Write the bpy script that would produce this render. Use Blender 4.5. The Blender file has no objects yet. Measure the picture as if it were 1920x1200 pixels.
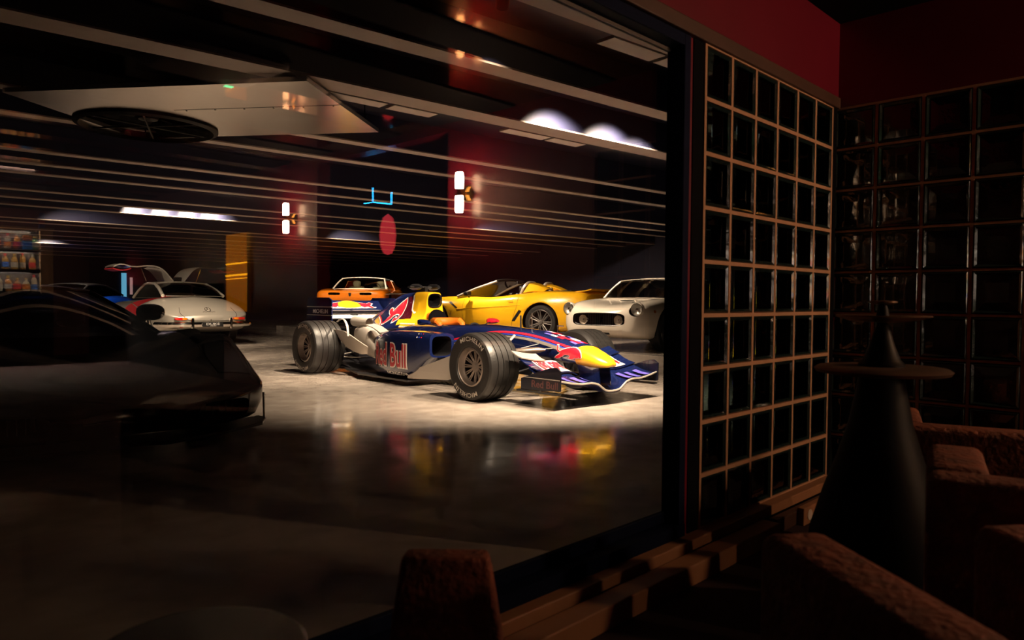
import bpy, bmesh, math, random
from mathutils import Vector, Matrix
from mathutils.bvhtree import BVHTree
from mathutils.geometry import tessellate_polygon
PI = math.pi
R = math.radians
random.seed(7)
SC = bpy.context.scene
COL = SC.collection

# ---------------------------------------------------------------- camera
CAM_Z, FPX = 0.95, 1360.38
cam_d = bpy.data.cameras.new('camera')
cam_d.sensor_width = 36.0
cam_d.lens = 36.0 * FPX / 1920.0
cam_d.clip_start = 0.02
cam_d.clip_end = 200
cam_d.dof.use_dof = True
cam_d.dof.focus_distance = 7.5
cam_d.dof.aperture_fstop = 4.5
cam = bpy.data.objects.new('camera', cam_d)
COL.objects.link(cam)
_y, _p, _r = R(44.551), R(-1.5707), R(0.4504)
_f = Vector((math.cos(_y) * math.cos(_p), math.sin(_y) * math.cos(_p), math.sin(_p)))
_rt = _f.cross(Vector((0, 0, 1))).normalized()
_up = _rt.cross(_f)
_r2 = _rt * math.cos(_r) + _up * math.sin(_r)
_u2 = -_rt * math.sin(_r) + _up * math.cos(_r)
cam.matrix_world = Matrix(((_r2.x, _u2.x, -_f.x, 0), (_r2.y, _u2.y, -_f.y, 0),
                           (_r2.z, _u2.z, -_f.z, CAM_Z), (0, 0, 0, 1)))
SC.camera = cam

# ---------------------------------------------------------------- world and exposure
w = bpy.data.worlds.new('world')
SC.world = w
w.use_nodes = True
w.node_tree.nodes['Background'].inputs[0].default_value = (0.25, 0.35, 0.8, 1)
w.node_tree.nodes['Background'].inputs[1].default_value = 0.004
SC.view_settings.view_transform = 'Standard'
SC.view_settings.look = 'None'
SC.view_settings.gamma = 1
SC.view_settings.use_curve_mapping = False
SC.view_settings.exposure = 0.2
SC.cycles.max_bounces = 10
SC.cycles.transparent_max_bounces = 24
SC.cycles.sample_clamp_indirect = 4.0
SC.cycles.use_denoising = True
SC.cycles.caustics_reflective = False
SC.cycles.caustics_refractive = False

# garage axes are turned 5.3 degrees against the lounge window wall
GA = R(-5.3)
GX = Vector((math.cos(GA), math.sin(GA), 0))
GY = Vector((-math.sin(GA), math.cos(GA), 0))
def G(a, b, z=0.0):
    v = GX * a + GY * b
    return Vector((v.x, v.y, z))
CEIL = 2.35      # underside of the ceiling beams
YW = 1.381       # lounge side of the window wall
XR = 3.673       # lounge right wall

# large spotlights of the garage: (garage x, garage y, aim gx, aim gy, aim z, watts, cone degrees)
SPOTS = [
    (3.98, 3.90, 4.5, 5.9, 0.2, 640, 99, 'the front wheels of the racing car'),
    (4.72, 3.90, 4.9, 5.9, 0.2, 640, 99, 'the cockpit of the racing car'),
    (5.12, 3.90, 5.2, 5.4, 0.2, 600, 99, 'the nose of the racing car'),
    (2.45, 3.00, 4.2, 5.4, 0.3, 220, 42, 'the flank of the racing car'),
    (4.35, 7.55, 4.1, 8.6, 0.3, 640, 90, 'the rear wheels of the racing car'),
    (5.60, 7.55, 5.2, 8.9, 0.3, 640, 90, 'the rear wing of the racing car'),
    (3.60, 10.70, 3.8, 12.6, 0.0, 560, 76, 'the bare floor behind the racing car'),
    (2.95, 13.10, 4.0, 15.6, 0.6, 170, 96, 'the gullwing coupe tail'),
    (3.40, 13.10, 4.3, 15.6, 0.6, 170, 96, 'the gullwing coupe tail'),
    (3.85, 13.10, 4.6, 15.8, 0.6, 170, 96, 'the gullwing coupe tail'),
    (4.25, 13.10, 5.0, 16.2, 0.6, 170, 96, 'the gullwing coupe tail'),
    (1.50, 14.55, 4.0, 17.0, 0.7, 420, 66, 'the door sill of the gullwing coupe, added to light its flank'),  # extra spot added because this flank stayed dark
    (7.40, 8.85, 9.6, 8.4, 0.6, 420, 84, 'the front of the cream coupe'),
    (9.70, 8.85, 10.6, 8.9, 0.6, 300, 84, 'the roof of the cream coupe'),
    (9.30, 12.9, 10.8, 13.0, 0.6, 520, 86, 'the door of the yellow roadster'),
    (8.40, 14.4, 10.3, 14.6, 0.6, 520, 80, 'the nose of the yellow roadster'),
    (7.40, 14.5, 9.2, 17.2, 0.9, 520, 66, 'the nose of the orange roadster'),
    (8.80, 16.9, 10.0, 17.8, 1.1, 300, 76, 'the windscreen of the orange roadster, added to light its frame'),  # second spot added to light the screen frame
    (8.20, 11.0, 10.8, 11.6, 0.7, 520, 80, 'the tail of the yellow roadster, added to brighten it'),  # spot added to brighten the rear quarter
    (2.80, 21.8, 3.4, 23.4, 0.9, 900, 84, 'the blue sports car, added to light it'),  # spot added so this far car is lit at all
]
# ---------------------------------------------------------------- materials
MATS = {}
def mat(name, col=(0.5, 0.5, 0.5), rough=0.5, metal=0.0, coat=0.0, emit=None, estr=0.0, spec=0.5,
        noise=None, bump=None, alpha=1.0, trans=0.0, ior=1.45, coat_rough=0.03):
    """noise=(scale, amount, detail, colour2)  bump=(scale, strength)"""
    if name in MATS:
        return MATS[name]
    m = bpy.data.materials.new(name)
    m.use_nodes = True
    nt = m.node_tree
    b = nt.nodes['Principled BSDF']
    b.inputs['Base Color'].default_value = (*col, 1)
    b.inputs['Roughness'].default_value = rough
    b.inputs['Metallic'].default_value = metal
    b.inputs['Specular IOR Level'].default_value = spec
    b.inputs['Coat Weight'].default_value = coat
    b.inputs['Coat Roughness'].default_value = coat_rough
    b.inputs['Transmission Weight'].default_value = trans
    b.inputs['IOR'].default_value = ior
    if emit:
        b.inputs['Emission Color'].default_value = (*emit, 1)
        b.inputs['Emission Strength'].default_value = estr
    if noise or bump:
        tc = nt.nodes.new('ShaderNodeTexCoord')
    if noise:
        n = nt.nodes.new('ShaderNodeTexNoise')
        n.inputs['Scale'].default_value = noise[0]
        n.inputs['Detail'].default_value = noise[2]
        r = nt.nodes.new('ShaderNodeValToRGB')
        r.color_ramp.elements[0].position = 0.5 - noise[1]
        r.color_ramp.elements[1].position = 0.5 + noise[1]
        r.color_ramp.elements[0].color = (*col, 1)
        r.color_ramp.elements[1].color = (*noise[3], 1)
        nt.links.new(tc.outputs['Object'], n.inputs['Vector'])
        nt.links.new(n.outputs['Fac'], r.inputs['Fac'])
        nt.links.new(r.outputs['Color'], b.inputs['Base Color'])
    if bump:
        n2 = nt.nodes.new('ShaderNodeTexNoise')
        n2.inputs['Scale'].default_value = bump[0]
        n2.inputs['Detail'].default_value = 4
        bp = nt.nodes.new('ShaderNodeBump')
        bp.inputs['Strength'].default_value = bump[1]
        bp.inputs['Distance'].default_value = 0.02
        nt.links.new(tc.outputs['Object'], n2.inputs['Vector'])
        nt.links.new(n2.outputs['Fac'], bp.inputs['Height'])
        nt.links.new(bp.outputs['Normal'], b.inputs['Normal'])
    MATS[name] = m
    return m

def thin_glass(name, tint=(1, 1, 1), ior=1.5, boost=1.0, wave=None):
    """clear sheet: Fresnel share mirrors, the rest passes straight through"""
    if name in MATS:
        return MATS[name]
    m = bpy.data.materials.new(name)
    m.use_nodes = True
    nt = m.node_tree
    nt.nodes.clear()
    out = nt.nodes.new('ShaderNodeOutputMaterial')
    mix = nt.nodes.new('ShaderNodeMixShader')
    fr = nt.nodes.new('ShaderNodeFresnel')
    fr.inputs['IOR'].default_value = ior
    mul = nt.nodes.new('ShaderNodeMath')
    mul.operation = 'MULTIPLY'
    mul.use_clamp = True
    mul.inputs[1].default_value = boost
    tr = nt.nodes.new('ShaderNodeBsdfTransparent')
    tr.inputs['Color'].default_value = (*tint, 1)
    gl = nt.nodes.new('ShaderNodeBsdfGlossy')
    gl.inputs['Roughness'].default_value = 0.0
    gl.inputs['Color'].default_value = (1, 1, 1, 1)
    ge = nt.nodes.new('ShaderNodeNewGeometry')      # same Fresnel value on both faces of the sheet
    io = nt.nodes.new('ShaderNodeMapRange')
    io.inputs['To Min'].default_value = ior
    io.inputs['To Max'].default_value = 1.0 / ior
    nt.links.new(ge.outputs['Backfacing'], io.inputs['Value'])
    nt.links.new(io.outputs[0], fr.inputs['IOR'])
    nt.links.new(fr.outputs[0], mul.inputs[0])
    nt.links.new(mul.outputs[0], mix.inputs[0])
    nt.links.new(tr.outputs[0], mix.inputs[1])
    nt.links.new(gl.outputs[0], mix.inputs[2])
    nt.links.new(mix.outputs[0], out.inputs[0])
    if wave:
        tc = nt.nodes.new('ShaderNodeTexCoord')
        n = nt.nodes.new('ShaderNodeTexNoise')
        n.inputs['Scale'].default_value = wave[0]
        n.inputs['Detail'].default_value = 1
        bp = nt.nodes.new('ShaderNodeBump')
        bp.inputs['Strength'].default_value = wave[1]
        bp.inputs['Distance'].default_value = 0.05
        nt.links.new(tc.outputs['Object'], n.inputs['Vector'])
        nt.links.new(n.outputs['Fac'], bp.inputs['Height'])
        nt.links.new(bp.outputs['Normal'], gl.inputs['Normal'])
    MATS[name] = m
    return m

# ---------------------------------------------------------------- objects
def link(o, parent=None):
    COL.objects.link(o)
    if parent is not None:
        o.parent = parent
    return o

def thing(name, label, cat, loc=(0, 0, 0), rz=0.0, group=None):
    o = bpy.data.objects.new(name, None)
    o.empty_display_size = 0.1
    COL.objects.link(o)
    o.location = loc
    o.rotation_euler = (0, 0, rz)
    return tag(o, label, cat, group)

def tag(o, label, cat, group=None):
    o['label'] = label
    o['category'] = cat
    if group:
        o['group'] = group
    return o

def struct(o, label=None):
    o['kind'] = 'structure'
    if label:
        o['label'] = label
    return o

def copy_tree(o, parent=None):
    c = o.copy()
    COL.objects.link(c)
    c.parent = parent
    for ch in list(o.children):
        copy_tree(ch, c)
    return c

def rot_to(d):
    d = Vector(d).normalized()
    return d.to_track_quat('Z', 'Y').to_matrix()

class MB:
    """collects shapes, builds ONE mesh object"""
    def __init__(s):
        s.v, s.f = [], []
    def add(s, vs, fs):
        o = len(s.v)
        s.v += [tuple(v) for v in vs]
        s.f += [tuple(i + o for i in f) for f in fs]
        return s
    def box(s, a, b, M=None):
        x0, y0, z0 = a
        x1, y1, z1 = b
        vs = [Vector(p) for p in ((x0, y0, z0), (x1, y0, z0), (x1, y1, z0), (x0, y1, z0),
                                  (x0, y0, z1), (x1, y0, z1), (x1, y1, z1), (x0, y1, z1))]
        if M is not None:
            vs = [M @ v for v in vs]
        return s.add(vs, [(3, 2, 1, 0), (4, 5, 6, 7), (0, 1, 5, 4), (1, 2, 6, 5), (2, 3, 7, 6), (3, 0, 4, 7)])
    def hexa(s, pts):
        return s.add(pts, [(3, 2, 1, 0), (4, 5, 6, 7), (0, 1, 5, 4), (1, 2, 6, 5), (2, 3, 7, 6), (3, 0, 4, 7)])
    def tube(s, pts, r, n=8, flat=1.0, caps=True, upv=(0, 0, 1)):
        """round (or flattened, flat<1 in the up direction) tube through pts; r number or list"""
        pts = [Vector(p) for p in pts]
        m = len(pts)
        rs = r if isinstance(r, (list, tuple)) else [r] * m
        rings = []
        for i, p in enumerate(pts):
            t = (pts[min(i + 1, m - 1)] - pts[max(i - 1, 0)]).normalized()
            u = Vector(upv)
            if abs(u.dot(t)) > 0.95:
                u = Vector((1, 0, 0))
            sd = t.cross(u).normalized()
            u2 = sd.cross(t)
            rings.append([p + sd * (rs[i] * math.cos(2 * PI * k / n)) + u2 * (rs[i] * flat * math.sin(2 * PI * k / n))
                          for k in range(n)])
        return s.rings(rings, caps)
    def rings(s, rings, caps=True, closed=True):
        n = len(rings[0])
        vs = [v for rg in rings for v in rg]
        fs = []
        for i in range(len(rings) - 1):
            for k in range(n if closed else n - 1):
                k2 = (k + 1) % n
                fs.append((i * n + k, i * n + k2, (i + 1) * n + k2, (i + 1) * n + k))
        if caps:
            fs.append(tuple(range(n - 1, -1, -1)))
            b = (len(rings) - 1) * n
            fs.append(tuple(b + k for k in range(n)))
        return s.add(vs, fs)
    def lathe(s, prof, n=32, axis=(0, 0, 1), at=(0, 0, 0), closed=False, a0=0.0, a1=2 * PI):
        """prof: list of (radius, height along axis)"""
        M = rot_to(axis)
        at = Vector(at)
        full = abs(a1 - a0 - 2 * PI) < 1e-6
        steps = n if full else n + 1
        rings = []
        for k in range(steps):
            a = a0 + (a1 - a0) * k / n
            rings.append([at + M @ Vector((r * math.cos(a), r * math.sin(a), h)) for r, h in prof])
        m = len(prof)
        vs = [v for rg in rings for v in rg]
        fs = []
        for k in range(n):
            k2 = (k + 1) % steps
            for i in range(m if closed else m - 1):
                i2 = (i + 1) % m
                fs.append((k * m + i, k2 * m + i, k2 * m + i2, k * m + i2))
        return s.add(vs, fs)
    def prism(s, poly, thick, M):
        """2-D polygon extruded +-thick/2 along local z, then placed by M"""
        n = len(poly)
        a = [M @ Vector((p[0], p[1], -thick / 2)) for p in poly]
        b = [M @ Vector((p[0], p[1], thick / 2)) for p in poly]
        tri = tessellate_polygon([[Vector((p[0], p[1], 0)) for p in poly]])
        fs = [tuple(reversed(t)) for t in tri] + [tuple(i + n for i in t) for t in tri]
        for i in range(n):
            j = (i + 1) % n
            fs.append((i, j, j + n, i + n))
        return s.add(a + b, fs)
    def sheet(s, grid, thick=0.0):
        """grid[i][k] points -> surface, thickened along its normal when thick>0"""
        grid = [[Vector(p) for p in row] for row in grid]
        ni, nk = len(grid), len(grid[0])
        def idx(i, k): return i * nk + k
        fs = [(idx(i, k), idx(i, k + 1), idx(i + 1, k + 1), idx(i + 1, k)) for i in range(ni - 1) for k in range(nk - 1)]
        vs = [p for row in grid for p in row]
        if thick <= 0:
            return s.add(vs, fs)
        nr = []
        for i in range(ni):
            for k in range(nk):
                du = grid[min(i + 1, ni - 1)][k] - grid[max(i - 1, 0)][k]
                dv = grid[i][min(k + 1, nk - 1)] - grid[i][max(k - 1, 0)]
                c = du.cross(dv)
                nr.append(c.normalized() if c.length > 1e-9 else Vector((0, 0, 1)))
        N = ni * nk
        vs2 = [v + q * thick for v, q in zip(vs, nr)]
        f2 = [tuple(reversed(f)) for f in fs]
        f1 = [tuple(i + N for i in f) for f in fs]
        edge = [idx(0, k) for k in range(nk)] + [idx(i, nk - 1) for i in range(1, ni)] + \
               [idx(ni - 1, k) for k in range(nk - 2, -1, -1)] + [idx(i, 0) for i in range(ni - 2, 0, -1)]
        side = [(edge[i], edge[(i + 1) % len(edge)], edge[(i + 1) % len(edge)] + N, edge[i] + N) for i in range(len(edge))]
        return s.add(vs + vs2, f2 + f1 + side)
    def build(s, name, m, parent=None, smooth=False, ang=35, bevel=0.0, seg=2, fix=True):
        me = bpy.data.meshes.new(name)
        me.from_pydata(s.v, [], s.f)
        bm = bmesh.new()
        bm.from_mesh(me)
        bmesh.ops.remove_doubles(bm, verts=bm.verts, dist=1e-5)
        if bevel > 0:
            es = [e for e in bm.edges if len(e.link_faces) == 2 and e.calc_face_angle(0) > R(25)]
            if es:
                bmesh.ops.bevel(bm, geom=es, offset=bevel, segments=seg, affect='EDGES', profile=0.5)
        if fix:
            bmesh.ops.recalc_face_normals(bm, faces=bm.faces)
        bm.to_mesh(me)
        bm.free()
        if m is not None:
            me.materials.append(m)
        if smooth:
            set_smooth(me, ang)
        o = bpy.data.objects.new(name, me)
        return link(o, parent)

def set_smooth(me, ang=35):
    me.polygons.foreach_set('use_smooth', [True] * len(me.polygons))
    bm = bmesh.new()
    bm.from_mesh(me)
    for e in bm.edges:
        e.smooth = not (len(e.link_faces) == 2 and e.calc_face_angle(0) > R(ang))
    bm.to_mesh(me)
    bm.free()

def catmull(p, t):
    n = len(p) - 1
    t = max(0.0, min(n - 1e-9, t))
    i = int(t)
    u = t - i
    p0, p1, p2, p3 = p[max(i - 1, 0)], p[i], p[i + 1], p[min(i + 2, n)]
    return tuple(0.5 * (2 * b + (c - a) * u + (2 * a - 5 * b + 4 * c - d) * u * u + (3 * b - a - 3 * c + d) * u ** 3)
                 for a, b, c, d in zip(p0, p1, p2, p3))

def spline(pts, sub):
    return [catmull(pts, k / sub) for k in range((len(pts) - 1) * sub + 1)]

def loft_half(stations, sx=4, sy=3, mirror=True):
    """stations: (x, [(y,z) bottom centre .. top centre]); smooth in both directions; returns rings for MB.rings"""
    m = len(stations[0][1])
    tracks = [spline([(x, ps[k][0], ps[k][1]) for x, ps in stations], sx) for k in range(m)]
    rings = []
    for i in range(len(tracks[0])):
        half = spline([tracks[k][i] for k in range(m)], sy)
        rg = [Vector((p[0], max(p[1], 0.0), p[2])) for p in half]
        rg += [Vector((p.x, -p.y, p.z)) for p in reversed(rg[1:-1])]
        rings.append(rg)
    return rings

def ring_se(x, y0, y1, z0, z1, n=28, e=4.0, shear=0.0):
    """super-ellipse ring in the y-z plane"""
    cy, cz, a, b = (y0 + y1) / 2, (z0 + z1) / 2, (y1 - y0) / 2, (z1 - z0) / 2
    out = []
    for k in range(n):
        t = 2 * PI * k / n
        c, s_ = math.cos(t), math.sin(t)
        out.append(Vector((x + shear * (cz + b * s_), cy + a * math.copysign(abs(c) ** (2 / e), c),
                           cz + b * math.copysign(abs(s_) ** (2 / e), s_))))
    return out

def smooth_rings(rings, sub):
    n = len(rings[0])
    tr = [spline([tuple(r[k]) for r in rings], sub) for k in range(n)]
    return [[Vector(tr[k][i]) for k in range(n)] for i in range(len(tr[0]))]

def cut(obj, cutter_mbs, lining=None, solver='EXACT'):
    """boolean difference, applied at once; the cut faces take the lining material"""
    if lining is None:
        lining = mat('cut_lining', (0.006, 0.006, 0.008), 0.6)
    for mb in cutter_mbs:
        c = mb.build('cutter', lining, obj.parent)
        md = obj.modifiers.new('cut', 'BOOLEAN')
        md.operation = 'DIFFERENCE'
        md.solver = solver
        md.material_mode = 'TRANSFER'
        md.object = c
        dg = bpy.context.evaluated_depsgraph_get()
        dg.update()
        new = bpy.data.meshes.new_from_object(obj.evaluated_get(dg))
        obj.modifiers.clear()
        old = obj.data
        obj.data = new
        new.name = obj.name
        bpy.data.meshes.remove(old)
        cm = c.data
        bpy.data.objects.remove(c)
        bpy.data.meshes.remove(cm)
    return obj

def bvh(o):
    return BVHTree.FromPolygons([v.co for v in o.data.vertices], [p.vertices for p in o.data.polygons])

def text_geo(s, size=1.0, bold=0.0, shear=0.0, space=1.0):
    """flat text as (verts2d, tris), left-bottom at 0"""
    cu = bpy.data.curves.new('t', 'FONT')
    cu.body = s
    cu.size = size
    cu.offset = bold
    cu.shear = shear
    cu.space_character = space
    cu.resolution_u = 3
    o = bpy.data.objects.new('t', cu)
    COL.objects.link(o)
    dg = bpy.context.evaluated_depsgraph_get()
    dg.update()
    me = bpy.data.meshes.new_from_object(o.evaluated_get(dg))
    vs = [(v.co.x, v.co.y) for v in me.vertices]
    fs = [tuple(p.vertices) for p in me.polygons]
    bpy.data.objects.remove(o)
    bpy.data.curves.remove(cu)
    bpy.data.meshes.remove(me)
    if not vs:
        return [], []
    x0 = min(v[0] for v in vs)
    y0 = min(v[1] for v in vs)
    return [(a - x0, b - y0) for a, b in vs], fs

def fit(vs, w, h):
    """scale 2-D verts into a w x h box"""
    sx = w / max(v[0] for v in vs)
    sy = h / max(v[1] for v in vs)
    return [(a * sx, b * sy) for a, b in vs]

def poly_geo(poly):
    return list(poly), [tuple(t) for t in tessellate_polygon([[Vector((p[0], p[1], 0)) for p in poly]])]

def grow(poly, d):
    """push a 2-D outline outwards by d"""
    a = sum(poly[i][0] * poly[(i + 1) % len(poly)][1] - poly[(i + 1) % len(poly)][0] * poly[i][1] for i in range(len(poly)))
    sg = 1 if a > 0 else -1
    out = []
    for i in range(len(poly)):
        p, q, r_ = Vector(poly[i - 1]), Vector(poly[i]), Vector(poly[(i + 1) % len(poly)])
        e1 = (q - p).normalized()
        e2 = (r_ - q).normalized()
        n = Vector((e1.y + e2.y, -e1.x - e2.x)) * sg
        if n.length < 1e-6:
            n = Vector((e1.y, -e1.x)) * sg
        n.normalize()
        out.append((q.x + n.x * d, q.y + n.y * d))
    return out

def decal(name, geo, fn, m, parent, dens=0):
    """lay flat geometry (verts2d, faces) on a surface through fn(u,v)->Vector"""
    vs, fs = geo
    bm = bmesh.new()
    bv = [bm.verts.new((a, b, 0)) for a, b in vs]
    for f in fs:
        try:
            bm.faces.new([bv[i] for i in f])
        except ValueError:
            pass
    bmesh.ops.triangulate(bm, faces=bm.faces)
    if dens > 0:
        for _ in range(4):
            es = [e for e in bm.edges if e.calc_length() > dens]
            if not es:
                break
            bmesh.ops.subdivide_edges(bm, edges=es, cuts=1)
            bmesh.ops.triangulate(bm, faces=bm.faces)
    for v in bm.verts:
        v.co = fn(v.co.x, v.co.y)
    me = bpy.data.meshes.new(name)
    bm.to_mesh(me)
    bm.free()
    me.materials.append(m)
    return link(bpy.data.objects.new(name, me), parent)

def wrap_y(tree, side, off=0.004, fallback=0.0, far=3.0):
    """project (x,z) sideways on to a body; side=-1 comes from the right-hand side"""
    last = [fallback]
    def fn(x, z):
        h = tree.ray_cast(Vector((x, side * far, z)), Vector((0, -side, 0)))
        k = 0
        while h[0] is None and k < 25:
            k += 1
            z -= .006
            h = tree.ray_cast(Vector((x, side * far, z)), Vector((0, -side, 0)))
        if h[0] is None:
            return Vector((x, last[0] + side * off, z))
        last[0] = h[0].y
        n = h[1]
        if n.y * side < 0:
            n = -n
        return h[0] + n * off
    return fn

def wrap_z(tree, off=0.004):
    def fn(x, y):
        h = tree.ray_cast(Vector((x, y, 4)), Vector((0, 0, -1)))
        if h[0] is None:
            return Vector((x, y, 0))
        return h[0] + Vector((0, 0, off))
    return fn

def ribbon(pts, w):
    """2-D polyline -> strip geometry of width w (number or list)"""
    n = len(pts)
    ws = w if isinstance(w, (list, tuple)) else [w] * n
    vs = []
    for i in range(n):
        a, b = Vector(pts[max(i - 1, 0)]), Vector(pts[min(i + 1, n - 1)])
        t = (b - a).normalized()
        q = Vector((-t.y, t.x)) * ws[i] / 2
        p = Vector(pts[i])
        vs += [tuple(p + q), tuple(p - q)]
    return vs, [(2 * i, 2 * i + 1, 2 * i + 3, 2 * i + 2) for i in range(n - 1)]
# ================================================================ materials of the place
M_navy_wall = mat('dark_navy_paint', (0.018, 0.018, 0.040), 0.55, noise=(1.3, 0.25, 4, (0.026, 0.023, 0.046)))
M_red_wall = mat('burgundy_lacquer', (0.125, 0.004, 0.015), 0.4, coat=0.2, coat_rough=0.2, noise=(2.0, 0.3, 3, (0.15, 0.005, 0.018)))
M_beam = mat('beam_black_paint', (0.018, 0.020, 0.050), 0.5)
M_flange = mat('galvanised_flange', (0.50, 0.42, 0.37), 0.55, noise=(6, 0.3, 5, (0.42, 0.34, 0.29)))
M_slab = mat('ceiling_black', (0.012, 0.013, 0.028), 0.35)
M_plate = mat('pale_plate', (0.80, 0.70, 0.62), 0.5)
M_frame = mat('window_navy_metal', (0.003, 0.006, 0.022), 0.7, spec=.08)
M_wood = mat('sill_pine', (0.36, 0.17, 0.085), 0.5, noise=(9, 0.3, 6, (0.26, 0.115, 0.055)))
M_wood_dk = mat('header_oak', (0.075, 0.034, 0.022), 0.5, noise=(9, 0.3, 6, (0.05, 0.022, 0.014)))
M_red_dk = mat('aubergine_lacquer', (0.12, 0.005, 0.016), 0.35, coat=1.0, coat_rough=0.22)
M_mortar = mat('tan_mortar', (0.50, 0.27, 0.16), 0.75, noise=(30, 0.3, 5, (0.42, 0.22, 0.125)))
M_black = mat('black_matt', (0.003, 0.003, 0.004), 0.8, spec=.05)
M_carpet = mat('lounge_carpet', (0.022, 0.003, 0.005), 0.95, noise=(120, 0.25, 3, (0.014, 0.002, 0.003)), bump=(260, 0.3))
M_block = thin_glass('block_glass', (0.30, 0.38, 0.38), 1.5, 1.0, wave=(7.0, 0.16))
M_block_r = thin_glass('block_glass_wavy', (0.30, 0.38, 0.40), 1.5, 1.0, wave=(9.0, 0.45))
M_pane = thin_glass('window_glass', (0.99, 0.99, 0.99), 1.52, 1.5)
M_bronze = mat('bronze_mirror', (0.40, 0.20, 0.045), 0.06, 1.0)

def floor_mat():
    m = mat('polished_concrete', (0.30, 0.27, 0.25), 0.22, coat=0.0, spec=.38)
    nt = m.node_tree
    b = nt.nodes['Principled BSDF']
    tc = nt.nodes.new('ShaderNodeTexCoord')
    def noise(scale, det, dist=0.0):
        n = nt.nodes.new('ShaderNodeTexNoise')
        n.inputs['Scale'].default_value = scale
        n.inputs['Detail'].default_value = det
        n.inputs['Distortion'].default_value = dist
        nt.links.new(tc.outputs['Object'], n.inputs['Vector'])
        return n
    a, c = noise(0.7, 8, 0.6), noise(5.0, 10, 0.3)
    mx = nt.nodes.new('ShaderNodeMath')
    mx.operation = 'ADD'
    m2 = nt.nodes.new('ShaderNodeMath')
    m2.operation = 'MULTIPLY'
    m2.inputs[1].default_value = 0.5
    nt.links.new(a.outputs['Fac'], mx.inputs[0])
    nt.links.new(c.outputs['Fac'], mx.inputs[1])
    nt.links.new(mx.outputs[0], m2.inputs[0])
    r = nt.nodes.new('ShaderNodeValToRGB')
    r.color_ramp.elements[0].position = 0.38
    r.color_ramp.elements[1].position = 0.64
    r.color_ramp.elements[0].color = (0.31, 0.262, 0.225, 1)
    r.color_ramp.elements[1].color = (0.44, 0.385, 0.335, 1)
    nt.links.new(m2.outputs[0], r.inputs['Fac'])
    nt.links.new(r.outputs['Color'], b.inputs['Base Color'])
    mr = nt.nodes.new('ShaderNodeMapRange')
    mr.inputs['From Min'].default_value = 0.35
    mr.inputs['From Max'].default_value = 0.65
    mr.inputs['To Min'].default_value = 0.08
    mr.inputs['To Max'].default_value = 0.20
    nt.links.new(c.outputs['Fac'], mr.inputs['Value'])
    nt.links.new(mr.outputs[0], b.inputs['Roughness'])
    bp = nt.nodes.new('ShaderNodeBump')
    bp.inputs['Strength'].default_value = 0.05
    bp.inputs['Distance'].default_value = 0.02
    nt.links.new(c.outputs['Fac'], bp.inputs['Height'])
    nt.links.new(bp.outputs['Normal'], b.inputs['Normal'])
    return m
M_floor = floor_mat()

# ================================================================ garage shell
GXA, GXB, GYB = -9.0, 14.3, 30.5
def gquad(mb, a, b, c, d, z0, z1):
    """box with a garage-axis aligned footprint"""
    p = [G(a, b), G(c, b), G(c, d), G(a, d)]
    return mb.hexa([(q.x, q.y, z0) for q in p] + [(q.x, q.y, z1) for q in p])

fl = [(-9, 1.50), (3.78, 1.50), (3.78, 1.52), (14, 1.52)]
p1, p2 = G(GXB + .1, GYB + .1), G(GXA - .1, GYB + .1)
mb = MB()
pts = [(-12, 1.46), (16, 1.46), (p1.x + 1, p1.y), (p2.x - 1, p2.y)]
mb.hexa([(x, y, -0.2) for x, y in pts] + [(x, y, 0) for x, y in pts])
struct(mb.build('floor', M_floor), 'polished grey brown concrete garage floor')
struct(gquad(MB(), GXB, -3, GXB + .2, GYB + .2, 0, 2.7).build('wall_right', M_navy_wall), 'dark navy garage wall behind the parked cars')
struct(gquad(MB(), GXA - .2, GYB, GXB, GYB + .2, 0, 2.7).build('wall_far', M_navy_wall), 'dark far wall of the garage')
struct(gquad(MB(), GXA - .2, 1.0, GXA, GYB, 0, 2.7).build('wall_left', M_navy_wall), 'dark side wall of the garage')
mbp = MB().box((3.80, 1.46, 0), (15.6, 1.60, 2.7))
struct(mbp.build('wall_partition', M_navy_wall), 'dark partition wall beside the lounge corner')
mbp = MB().box((-10.5, 1.40, 0), (-3.05, 1.60, 2.7))
struct(mbp.build('wall_partition_end', M_navy_wall), 'dark partition wall past the end of the lounge window')

pc = [G(GXA - .2, 0), G(GXB + .2, 0), G(GXB + .2, GYB + .2), G(GXA - .2, GYB + .2)]
mb = MB()
pts = [(-12, 1.46), (16, 1.46), (p1.x + 1, p1.y + .2), (p2.x - 1, p2.y + .2)]
mb.hexa([(x, y, 2.62) for x, y in pts] + [(x, y, 2.8) for x, y in pts])
ceiling = struct(mb.build('ceiling', M_slab), 'black garage ceiling crossed by steel beams')

BEAMS = [(2.55, .13), (3.49, .16), (4.45, .22), (5.95, .13), (6.78, .13), (8.40, .13), (9.20, .13), (9.95, .13), (11.55, .13),
         (12.5, .13), (13.5, .13), (15.75, .13), (16.55, .13), (18.2, .13), (19.7, .13), (21.1, .13), (22.6, .13), (24.2, .13), (26.4, .13), (28.8, .13)]
for gy, bw in BEAMS:
    x0 = GXA if gy > 3 else -2.0
    web = gquad(MB(), x0, gy - bw * .5 + .004, GXB, gy + bw * .5 - .004, CEIL + .012, 2.62)
    wo = web.build('beam', M_beam, ceiling)
    gquad(MB(), x0, gy - bw * .5, GXB, gy + bw * .5, CEIL, CEIL + .012).build('beam_flange', M_flange, wo)

# pale cover plates screwed beside the beams
for i, (a, b, gy) in enumerate([(2.22, 2.70, 4.66), (2.75, 3.13, 4.66), (3.83, 4.30, 4.66), (4.34, 4.73, 4.66), (2.92, 3.36, 2.70), (3.40, 3.85, 2.70)]):
    p = gquad(MB(), a, gy - .065, b, gy + .065, CEIL + .0, CEIL + .02).build('cover_plate', M_plate, ceiling, bevel=.003)

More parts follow.
